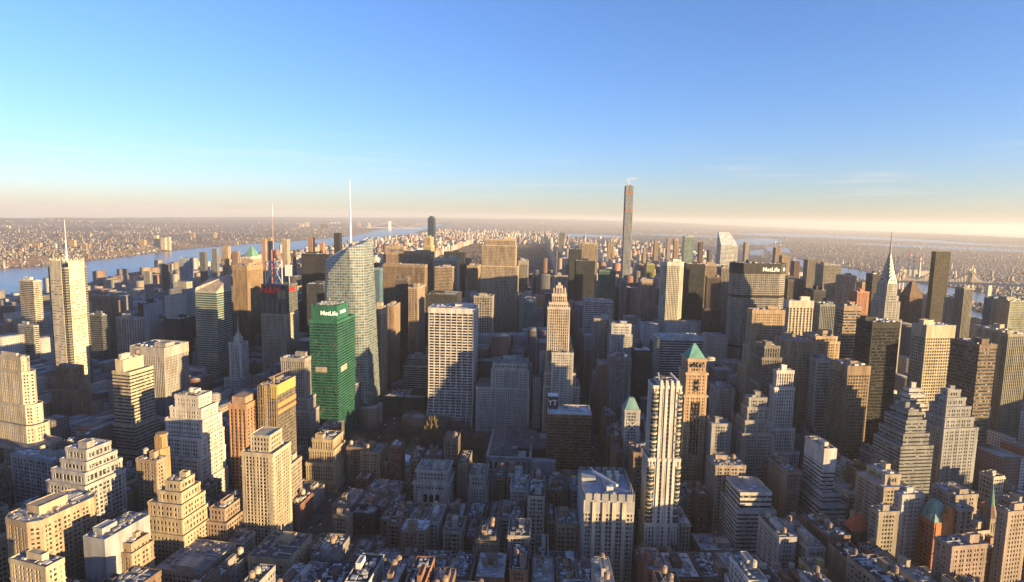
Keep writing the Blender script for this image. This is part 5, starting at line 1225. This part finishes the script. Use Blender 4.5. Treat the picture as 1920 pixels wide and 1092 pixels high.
def loft(f, i):
    d, X, Y, h, w_, dp, H, c, _, cor, n, u = f
    R_ = random.Random(1000 + i)
    root = empty('city_building', None, 'building', X, Y, h)
    x0, x1, y0, y1 = -w_ / 2 + .5, w_ / 2 - .5, -dp / 2 + .6, dp / 2 - .6
    st = R_.choice(['mas', 'mas2', 'loft', 'mas2', 'off', 'loft', 'mas']) if H > 14 else 'mas2'
    Wl, Gl, Rl = MB(), MB(), MB(); top = (x0, x1, y0, y1); z = H
    roofc = R_.choice([(.035, .034, .033), (.05, .05, .048), (.08, .08, .078), (.13, .128, .122), (.19, .185, .175), (.3, .29, .28), (.45, .44, .42), (.11, .1, .095)])
    desc = []
    steps = 0
    if H > 42 and R_.random() < .55 and min(w_, dp) > 17:
        steps = R_.choice([1, 1, 2, 3]); zz_ = H * R_.uniform(.62, .85); facade(Wl, Gl, rect(x0, x1, y0, y1), 0, zz_, st, 1.8, 1.0); Rl.cap(rect(x0, x1, y0, y1), zz_ + .1)
        a = R_.uniform(1.5, 3.5)
        for k in range(steps):
            zn = zz_ + (H - zz_) * (k + 1) / steps
            x0, x1, y0, y1 = x0 + a * R_.choice([.3, 1]), x1 - a * R_.choice([.3, 1]), y0 + a, y1 - a
            facade(Wl, Gl, rect(x0, x1, y0, y1), zz_ - .05 if k == 0 else zlast - .05, zn, st, 1.5, 1.0); Rl.cap(rect(x0, x1, y0, y1), zn + .1); zlast = zn
        desc.append('stepped top')
    else:
        facade(Wl, Gl, rect(x0, x1, y0, y1), 0, H, st, R_.uniform(1.4, 3.2), R_.uniform(.7, 1.6)); Rl.cap(rect(x0, x1, y0, y1), H + .1)
        if R_.random() < .6:      # blank party walls
            for s_ in (0, 1):
                if R_.random() < .75: Wl.box(*((x0 - .56, x0 - .3) if s_ == 0 else (x1 + .3, x1 + .56)), y0 + 1.2, y1 - 1.2, 0, H - 3.4, True)
    Wl.build("wall", WALL, root, c); Gl.build("glazing", GLASS, root, (.035, .038, .042)); Rl.build("roof", ROOF, root, roofc)
    if R_.random() < .45 and H > 20:
        k = MB(); k.ring(off(rect(x0, x1, y0, y1), 1.15), off(rect(x0, x1, y0, y1), .3), H - 1.9, H - .9); k.build("cornice", WALL, root, tuple(min(.75, v * 1.3) for v in c))
    nt_ = R_.choice([0, 0, 1, 1, 2, 2, 3]) if 20 < H and d < 1000 else 0
    big = R_.random() < .85
    clutter(root, x0 + .6, x1 - .6, y0 + .6, y1 - .6, H + .12, R_, c, 2.0 if d < 900 else .8, nt_, big)
    nt_ = len([o for o in root.children if o.name.startswith("water_tank")])
    if nt_: desc.insert(0, {1: 'one water tank', 2: 'two water tanks', 3: 'three water tanks'}[nt_])
    L_ = sum(roofc) / 3; desc.append('black roof' if L_ < .08 else 'dark grey roof' if L_ < .18 else 'grey roof' if L_ < .3 else 'pale roof')
    px, py = proj([X], [Y], [H]); px, py = float(px[0]), float(py[0])
    size = 'tall narrow' if H > 1.9 * w_ else 'tall' if H > 55 else 'low' if H < 22 else 'mid-rise'
    nm = 'office block' if st == 'off' else 'brick block' if st == 'mas' else 'loft'
    cand = []
    for rel, s_ in nearby(px, py):
        for m_ in (2, 1): cand.append(f"{size} {cname(c)} {nm} with {' and '.join(desc[:m_])}, {rel} {s_}")
    lab = None
    for l in cand:
        if len(l.split()) <= 16 and l not in used_labels: lab = l; break
    if not lab:
        base = f"{size} {cname(c)} {nm} with {desc[0]}"
        for rel, s_ in nearby(px, py):
            for pre in ('wider ', 'farther ', 'nearer ', 'smaller ', 'plainer '):
                l = pre + ' '.join((base + ', ' + rel + ' ' + s_).split()[:15])
                if l not in used_labels: lab = l; break
            if lab: break
        lab = lab or base
    used_labels.add(lab); tag(root, lab, 'building', 'ordinary city buildings between the towers')
for i, f in enumerate(ind): loft(f, i)

# ---- the city beyond: rows of houses uptown and across the rivers
for n, a, b, u0, u1, v0, v1, cor in lots(60, 165):
    u, v = (u0 + u1) / 2, (v0 + v1) / 2
    if n < 110 and -765 < u < 70: continue
    if n > 125 and u > 500 + (n - 125) * -6: continue
    X, Y, h = street(u, v); d = math.hypot(X, Y)
    if abs(math.atan2(X, Y)) > .78 or rg.random() < .12: continue
    if is_water(np.array([X]), np.array([Y]))[0]: continue
    r_ = rg.random()
    H = rg.uniform(14, 26) + (rg.uniform(10, 35) if cor else 0) + (rg.uniform(25, 70) if r_ < .05 else 0)
    if n < 110 and (-800 < u < -740 or a == -1040 and cor and u > -790): H = rg.uniform(48, 75)
    if u > 70 and n < 96: H += rg.uniform(0, 25) + (rg.uniform(20, 60) if r_ > .93 else 0)
    px, py = proj([X], [Y], [H])
    c = rg.choice(PAL); k_ = rg.uniform(.8, 1.2)
    mass.add(X, Y, h, (u1 - u0) * .97, (v1 - v0) * 1.15, 0, H, tuple(min(.75, v_ * k_) for v_ in c))
N = 34000
c_ = np.random.RandomState(5)
cx_ = c_.uniform(-60, 1980, N); line = 392 + 38 * cx_ / PW; lo_ = np.interp(cx_, HX, HY) + 3.0
ys = np.interp(cx_, [p[0] for p in FARSHORE] + [830, 1000, 1200, 1380, 1490, 1727, 1920, 2300], [p[1] for p in FARSHORE] + [426, 436, 442, 470, 500, 560, 610, 720])
py_ = lo_ + (ys - lo_) * c_.uniform(0, 1, N) ** 1.1
ok = (ys - lo_ > 1) & (py_ - line > 4)
cnt = 0
for i in np.nonzero(ok)[0]:
    X, Y = ground(cx_[i], py_[i]); d = math.hypot(X, Y)
    if is_water(np.array([X]), np.array([Y]))[0] or d > 33000: continue
    z = float(terrain(np.array([X]), np.array([Y]))[0])
    s_ = max(1.0, d / 7500.) ; r_ = c_.uniform()
    den = .5 + .5 * math.sin(X / 700. + 1.3 * math.sin(Y / 900.)) * math.sin(Y / 1100. + X / 1700.) + (.25 if d < 5200 else 0)
    if c_.uniform() > (den * 1.1 if X < 0 else .35 + .65 * den) * (1.0 if d < 9000 else .8 if d < 14000 else .45): continue
    w_, dp = c_.uniform(6, 15) * s_, c_.uniform(6, 11) * s_; H = c_.uniform(3.5, 7) * s_ ** .6 + (c_.uniform(12, 32) if r_ < .05 else 0)
    c = PAL[c_.randint(len(PAL))]; k_ = c_.uniform(.4, .8) if c_.uniform() < .94 else 1.2
    mass.add(X, Y, heading(np.clip(cx_[i], 0, 1920)) + c_.choice([0, .4]), w_, dp, z - 3, z + H, tuple(min(.78, v_ * k_) for v_ in c)); cnt += 1
mass.build("city_fabric", "endless mass of small buildings filling the island and both far shores", "city")

# ---- towers standing in the river haze and uptown, each on its own
FAR = [(40, 55, 458, 474, BUFF), (60, 75, 456, 472, BUFF), (128, 139, 451, 472, BUFF), (146, 160, 457, 475, TAN), (259, 271, 451, 469, BUFF), (287, 295, 442, 469, CREAM), (300, 309, 447, 470, CREAM), (310, 317.5, 445, 470, CREAM), (356, 364, 438, 452, TAN), (399, 404, 437, 452, BUFF), (561, 569, 420, 427, CREAM), (571, 579, 417, 426, CREAM), (600, 615, 421, 431, BROWN), (619, 623, 417, 422, WHITE), (626, 630, 417, 422, WHITE), (633, 637, 417, 422, WHITE), (669, 676, 416, 426, BUFF), (690, 694, 418, 427, CREAM)]
for i, (a, b, yt, yb, c) in enumerate(FAR):
    c = tuple(min(.7, v * 1.15) for v in c); X, Y = ground((a + b) / 2, yb); d = math.hypot(X, Y)
    z0 = float(terrain(np.array([X]), np.array([Y]))[0])
    o = bld('apartment_tower', 'x', sk, d, a, b, b + .6, yt, yb, 'mas', c, dep=18 if d < 9000 else 30, wid=(b - a) * d / F * .92, clut=0, side='R')
    tag(o.root, None, None, 'far shore apartment towers')
    o.root["label"] = ['tan apartment block on the far river bluff, leftmost of a pair', 'tan apartment block on the far bluff, right one of the pair behind masted tower', 'sunlit block on the far bluff just right of the thin white mast', 'wider tan block on the far bluff, right of the thin white mast', 'square orange block alone on the far bluff above the blue river', 'tallest cream tower of three on the far bluff above the sun glints', 'middle cream tower of three on the far bluff above the sun glints', 'right cream tower of three on the far bluff above the sun glints', 'lone tan block far behind the far shore, left of the green pyramid', 'thin buff tower on the far shore just left of the green pyramid', 'pale block on the far ridge between the two spires, left of two', 'pale taller block on the far ridge between the two spires', 'broad brown block on the far ridge left of the glass crystal spire', 'small white block on the far ridge, first of a row of three', 'small white block on the far ridge, second of a row of three', 'small white block on the far ridge, last of a row of three', 'pink block on the far ridge just right of the glass crystal spire', 'slim pale block on the far ridge nearest the far bridge tower'][i]
MID = [(303, 316, 497, 2300, BROWN, 'brown tower at the near river edge right of the boat piers'), (335, 361, 485, 2150, (.4, .44, .48), 'blue-white slim tower with antenna rising in front of the river'), (325, 360, 530, 1950, (.4, .38, .33), 'wide stepped tan block in shade below the blue-white slim tower'), (374, 388, 474, 2500, DGREY, 'dark slab beside the river, left of two grey slabs'), (397, 410, 467, 2550, (.22, .23, .25), 'grey riverside slab in the middle of the dark and tan pair'), (416, 432, 463, 2600, BUFF, 'tan and dark riverside slab left of the green pyramid'), (435, 450, 472, 2500, (.3, .22, .17), 'brown riverside tower touching the green pyramid'), (269, 285, 510, 2100, (.28, .28, .27), 'shaded grey tower in front of the boat piers'), (491, 500, 449, 2700, (.5, .3, .2), 'pink-orange slim tower left of the lettered tower mast, first of two'), (502, 511, 446, 2720, BUFF, 'buff slim tower touching the lettered tower mast'), (528, 543, 450, 2650, (.5, .4, .3), 'stepped tan tower right of the lettered tower mast'), (549, 555, 470, 2300, BROWN, 'thin brown tower right of the lettered tower mast'), (577, 590, 447, 2800, (.4, .24, .16), 'dark and orange striped slab standing against the river'), (599, 609, 456, 2700, (.5, .26, .15), 'orange brick tower with pointed cap against the river'), (626, 641, 438, 2700, BLACK, 'black slab against the river just left of the glass crystal spire'),
    (1049, 1058, 437, 5200, DGREY, 'dark tower at the far corner of the big park'), (1149, 1152, 447, 4300, BUFF, 'slim golden tower left of the tallest pencil tower'), (1207, 1212, 465, 3000, BUFF, 'golden slender tower just right of the tallest pencil tower'), (1140, 1147, 455, 3800, TAN, 'tan tower behind the tan ribbed slab'), (1228, 1235, 452, 3600, TAN, 'tan tower standing midway between the pencil tower and orange tower'), (1252, 1258, 447, 3700, (.36, .3, .26), 'brownish tower beside the slim orange sunlit tower'), (1312, 1319, 455, 3000, BROWN, 'brown tower right of the green striped glass tower'), (1330, 1335, 470, 2700, DGREY, 'small dark tower left of the slanted roof tower'), (1398, 1404, 455, 3200, (.4, .32, .26), 'brown slab right of the slanted roof tower'), (1455, 1465, 465, 2900, (.34, .24, .18), 'brown tower standing in the river bend right of the lettered octagon'), (1467, 1481, 480, 2700, TAN, 'tan block below the brown river bend tower'), (1490, 1500, 491, 2500, BROWN, 'slim brown tower left of the hazy brown slab pair'), (1515, 1537, 488, 2300, (.2, .17, .14), 'hazy brown slab with uneven top near the right river'), (1560, 1570, 500, 2400, TAN, 'hazy tan slab behind the twin slab tower'), (1617, 1626, 530, 1900, BUFF, 'pale slim slab left of the tall dark slab by the spire'), (1690, 1697, 545, 1500, BUFF, 'narrow golden tower between the spired tower and the brown pyramid'), (1792, 1803, 560, 1500, (.36, .32, .26), 'low sunlit slab at the foot of the bronze tower')]
for (a, b, yt, d, c, lab) in MID:
    bld('apartment_tower', lab, sk, d, a, a if a > 1010 else b - (b - a) * .3, b, yt, yt + 20, 'mas', c, clut=0, side='L' if a > 1010 else 'R', dep=26 if a > 1010 else None)

# ---------------------------------------------------------------- bridges, chimneys, park, cars, air
def gw():
    X, Y = ground(731, 432); th = math.atan2(X, Y); d = math.hypot(X, Y)
    root = empty('suspension_bridge', 'faint suspension bridge with one visible tower far up the river', 'bridge', X, Y, th)
    s_ = d / F
    simple(root, "bridge_tower", lambda b: [(b.box(a - .8 * s_, a + .8 * s_, -20, 20, -3, 15.5 * s_, True)) for a in (-1.6 * s_, 1.6 * s_)] + [b.box(-1.6 * s_, 1.6 * s_, -15, 15, z * s_, (z + 1.4) * s_, True) for z in (6.5, 14)], PAINT, (.62, .6, .58))
    simple(root, "deck", lambda b: b.box(-42 * s_, 56 * s_, -14, 14, 4.0 * s_, 4.7 * s_, True), PAINT, (.42, .4, .4))
    def cab(b):
        P = [(-42, 5), (-20, 9), (0, 15.4), (14, 9), (28, 6), (42, 8), (56, 13)]
        for p, q in zip(P[:-1], P[1:]): b.bar((p[0] * s_, 0, p[1] * s_), (q[0] * s_, 0, q[1] * s_), .35 * s_)
    simple(root, "cable", cab, PAINT, (.5, .48, .46))
gw()
def qb():
    pts = [(1600, 529, 3900), (1640, 528, 3800), (1690, 528.5, 3650), (1747, 530, 3480), (1820, 532, 3250), (1855, 533, 3150), (1960, 538, 2900), (2080, 545, 2700)]
    X, Y, _ = at(1747, 530, 3480); root = empty('cantilever_bridge', 'hazy steel cantilever bridge with pointed towers over the right hand river', 'bridge', X, Y, 0)
    P = [np.array(at(*p)) - np.array([X, Y, 0]) for p in pts]
    def deck(b):
        for p, q in zip(P[:-1], P[1:]): b.bar(tuple(p), tuple(q), 9)
    simple(root, "deck", deck, PAINT, (.36, .31, .25))
    tow = [2, 3, 4]
    def towers(b):
        for i in tow:
            p = P[i]
            for s_ in (-9, 9): b.bar((p[0] + s_, p[1], 0), (p[0] + s_, p[1], p[2] + 62), 7)
            b.bar((p[0] - 9, p[1], p[2] + 50), (p[0] + 9, p[1], p[2] + 50), 6); b.bar((p[0], p[1], p[2] + 50), (p[0], p[1], p[2] + 78), 3)
        for i in (1, 5, 6): b.bar((P[i][0], P[i][1], -5), tuple(P[i]), 14)
    simple(root, "bridge_tower", towers, PAINT, (.4, .34, .26))
    def truss(b):
        seq = [(P[1], 16), (P[2], 58), (P[3], 58), (P[4], 58), (P[5], 10)]
        for (a, ha), (c, hc) in zip(seq[:-1], seq[1:]):
            n = 14; prev = None
            for k in range(n + 1):
                t = k / n; q = a * (1 - t) + c * t
                sag = (ha * (1 - t) + hc * t) - 4 * t * (1 - t) * (40 if ha == hc else 14)
                u = (q[0], q[1], q[2] + max(sag, 12)); l = (q[0], q[1], q[2])
                b.bar(l, u, 2.2)
                if prev: b.bar(prev[0], u, 4); b.bar(prev[1], u, 1.8)
                prev = (u, l)
    simple(root, "truss", truss, PAINT, (.42, .36, .28))
qb()
def viaduct():
    X, Y, _ = at(1620, 527, 3900); root = empty('viaduct', 'arched approach viaduct left of the cantilever bridge', 'bridge', X, Y, 0)
    def f(b):
        for k in range(14):
            p = np.array(at(1560 + k * 6, 526 + k * .15, 3900)) - np.array([X, Y, 0]); q = np.array(at(1566 + k * 6, 526.1 + k * .15, 3900)) - np.array([X, Y, 0])
            b.bar(tuple(p), tuple(q), 8); b.bar((p[0], p[1], 0), tuple(p), 8)
    simple(root, "arcade", f, WALL, (.4, .34, .28))
viaduct()
for i, (x, yt, yb, lab) in enumerate([(1684, 482, 506, 'red and white chimney nearest the spired deco tower'), (1706, 477, 506, 'tallest red and white chimney of the row beyond the river'), (1714.5, 481, 506, 'red and white chimney third from the spired deco tower'), (1726.5, 480, 508, 'red and white chimney farthest from the spired deco tower')]):
    X, Y, z1 = at(x, yt, 4600); root = empty('chimney_stack', lab, 'chimney', X, Y, 0, 'power station chimneys')
    simple(root, "shaft", lambda b: b.cyl(0, 0, 6.5, 0, z1 * .62, 10, 5.2), PAINT, (.5, .46, .42))
    for k in range(4):
        simple(root, "band", lambda b: b.cyl(0, 0, 5.2 - .25 * k, z1 * (.62 + .095 * k), z1 * (.62 + .095 * (k + 1)), 10, 5.0 - .25 * k), PAINT, (.55, .1, .07) if k % 2 else (.66, .62, .58))
X, Y, _ = at(1705, 512, 4700); root = empty('power_station', 'low pale power station block under the row of chimneys', 'building', X, Y, heading(1705))
simple(root, "wall", lambda b: (b.box(-150, 150, -30, 30, 0, 34), b.box(-90, 40, -20, 20, 34, 48), b.box(60, 120, -25, 15, 34, 42)), WALL, (.42, .38, .33))

# big park: winter woods as one mass
rg = np.random.RandomState(9); b = MB()
wood = make_plain("winter_wood", (.085, .06, .045), .95)
for _ in range(9000):
    u, v = rg.uniform(-755, 60), rg.uniform(26.2 * 80.5, 76 * 80.5)
    X, Y, h = street(u, v); X, Y = float(X), float(Y)
    r, H = rg.uniform(6, 13), rg.uniform(9, 19); a = rg.uniform(0, 6)
    k = len(b.v)
    for j in range(5): b.v.append((X + r * math.cos(a + j * 1.257) * rg.uniform(.7, 1.2), Y + r * math.sin(a + j * 1.257) * rg.uniform(.7, 1.2), H * rg.uniform(.35, .6)))
    b.v.append((X + rg.uniform(-2, 2), Y + rg.uniform(-2, 2), H))
    for j in range(5): b.f.append((k + j, k + (j + 1) % 5, k + 5))
tag(b.build("woodland", wood), "brown leafless woods of the big park beyond the towers", "woods", kind="stuff")
def street_poly(u0, u1, n0, n1, z):
    s = MB(); q = [(u0, n0), (u1, n0), (u1, n1), (u0, n1)]; s.cap([tuple(float(k) for k in street(u, (n - 33.6) * 80.5)[:2]) for u, n in q], z); return s
tag(street_poly(-750, 55, 59.4, 110, 1.2).build("parkland", make_plain("park_soil", (.14, .1, .065), .95)), "brown ground of the big park", "ground", kind="structure")
# piers in the river
for i, (x, y, L) in enumerate([(232, 523, 150), (262, 517, 170), (292, 513, 150), (120, 545, 120), (60, 553, 110)]):
    X, Y = ground(x, y); root = empty('boat_pier', ['long dark pier reaching into the river, first from the left of the three', 'longest dark pier reaching into the river, middle of three', 'dark pier with pale shed beside the brown riverside tower', 'short pier right of the masted cream tower', 'short pier behind the pale riverside tower'][i], 'pier', X, Y, math.radians(40))
    simple(root, "pier_deck", lambda b: b.box(-L, L, -14, 14, -6, 2), WALL, (.2, .2, .2)); simple(root, "pier_shed", lambda b: b.box(-L * .6, L * .9, -9, 9, 2, 9), WALL, (.3, .32, .34))

X, Y, zs = at(1856, 968, 640); root = empty('church', 'small stone church steeple with green spire tip at the lower right', 'church', X, Y, heading(1856))
simple(root, "wall", lambda b: (b.box(-5, 5, -5, 5, 0, zs), b.box(-9, 9, 5, 34, 0, zs * .55), [b.box(a, a + 1.4, -5.4, -5, zs - 12, zs - 4, True) for a in (-3.2, -.7, 1.8)]), WALL, (.3, .25, .2))
simple(root, "steeple", lambda b: (b.cyl(0, 0, 5.2, zs, zs + 10, 8, 2.6), [b.cyl(sx * 4.4, sy * 4.4, .8, zs, zs + 5, 6, .1) for sx in (-1, 1) for sy in (-1, 1)]), WALL, (.3, .2, .15))
simple(root, "green_spire", lambda b: b.cyl(0, 0, 2.5, zs + 10, zs + 28, 8, .1), WALL, (.18, .32, .24))
simple(root, "roof", lambda b: b.hip(-9.5, 9.5, 5, 34.5, zs * .55, zs * .55 + 9), ROOF, (.12, .1, .09))

# cars
rc = random.Random(21)
CARC = [(.6, .45, .05), (.6, .45, .05), (.02, .02, .02), (.5, .5, .5), (.65, .65, .65), (.1, .1, .12), (.25, .03, .03)]
def car(x, y, h, c, lab):
    root = empty('car', lab, 'car', x, y, h, 'cars on the avenues')
    simple(root, "car_body", lambda b: (b.prism([(-.92, -2.3), (.92, -2.3), (.92, 2.3), (-.92, 2.3)], .35, .95, True, True, [(-.88, -2.25), (.88, -2.25), (.88, 2.2), (-.88, 2.2)]), b.prism([(-.84, -1.5), (.84, -1.5), (.84, 1.1), (-.84, 1.1)], .96, 1.45, True, False, [(-.68, -1.0), (.68, -1.0), (.68, .5), (-.68, .5)])), PAINT, c)
    simple(root, "wheel", lambda b: [b.box(sx - .12, sx + .12, sy - .33, sy + .33, 0, .66) for sx in (-.86, .86) for sy in (-1.45, 1.45)], PAINT, (.02, .02, .02))
for u_c in (70, -210, 225):
    v = 330.0
    while v < 1250:
        for ln in (-7.5, -3.6, .2, 4, 7.8):
            if rc.random() < .38:
                X, Y, h = street(u_c + ln, v + rc.uniform(-6, 6)); c = rc.choice(CARC)
                nmc = 'yellow' if c[0] > .5 and c[2] < .1 else 'black' if c[0] < .05 else 'red' if c[0] > 2 * c[2] else 'pale' if c[0] > .4 else 'dark'
                car(float(X), float(Y), float(h), c, f"{nmc} car on the shaded {'avenue canyon right of the cream central tower' if u_c == 70 else 'avenue beside the small park' if u_c == -210 else 'avenue at the right of the brown box office'}")
        v += 15

# thin air that fades the distance
hz, t, p = new_mat("thin_air"); t.nodes.remove(p)
pv = nd(t, "ShaderNodeVolumePrincipled"); pv.inputs["Color"].default_value = (.88, .89, .88, 1); pv.inputs["Density"].default_value = 3.0e-5; pv.inputs["Anisotropy"].default_value = .2
t.links.new(pv.outputs[0], t.nodes["Material Output"].inputs["Volume"])
top = max(560.0, float(max((o.matrix_basis.translation.z for o in sc.objects if o.type == 'MESH'), default=0)) + 10)
b = MB(); b.box(-HEND * 1.02, HEND * 1.02, -3000, HEND * 1.04, -11.0, top, True)
tag(b.build("haze", hz), "thin pale air over the city", "haze", kind="stuff")
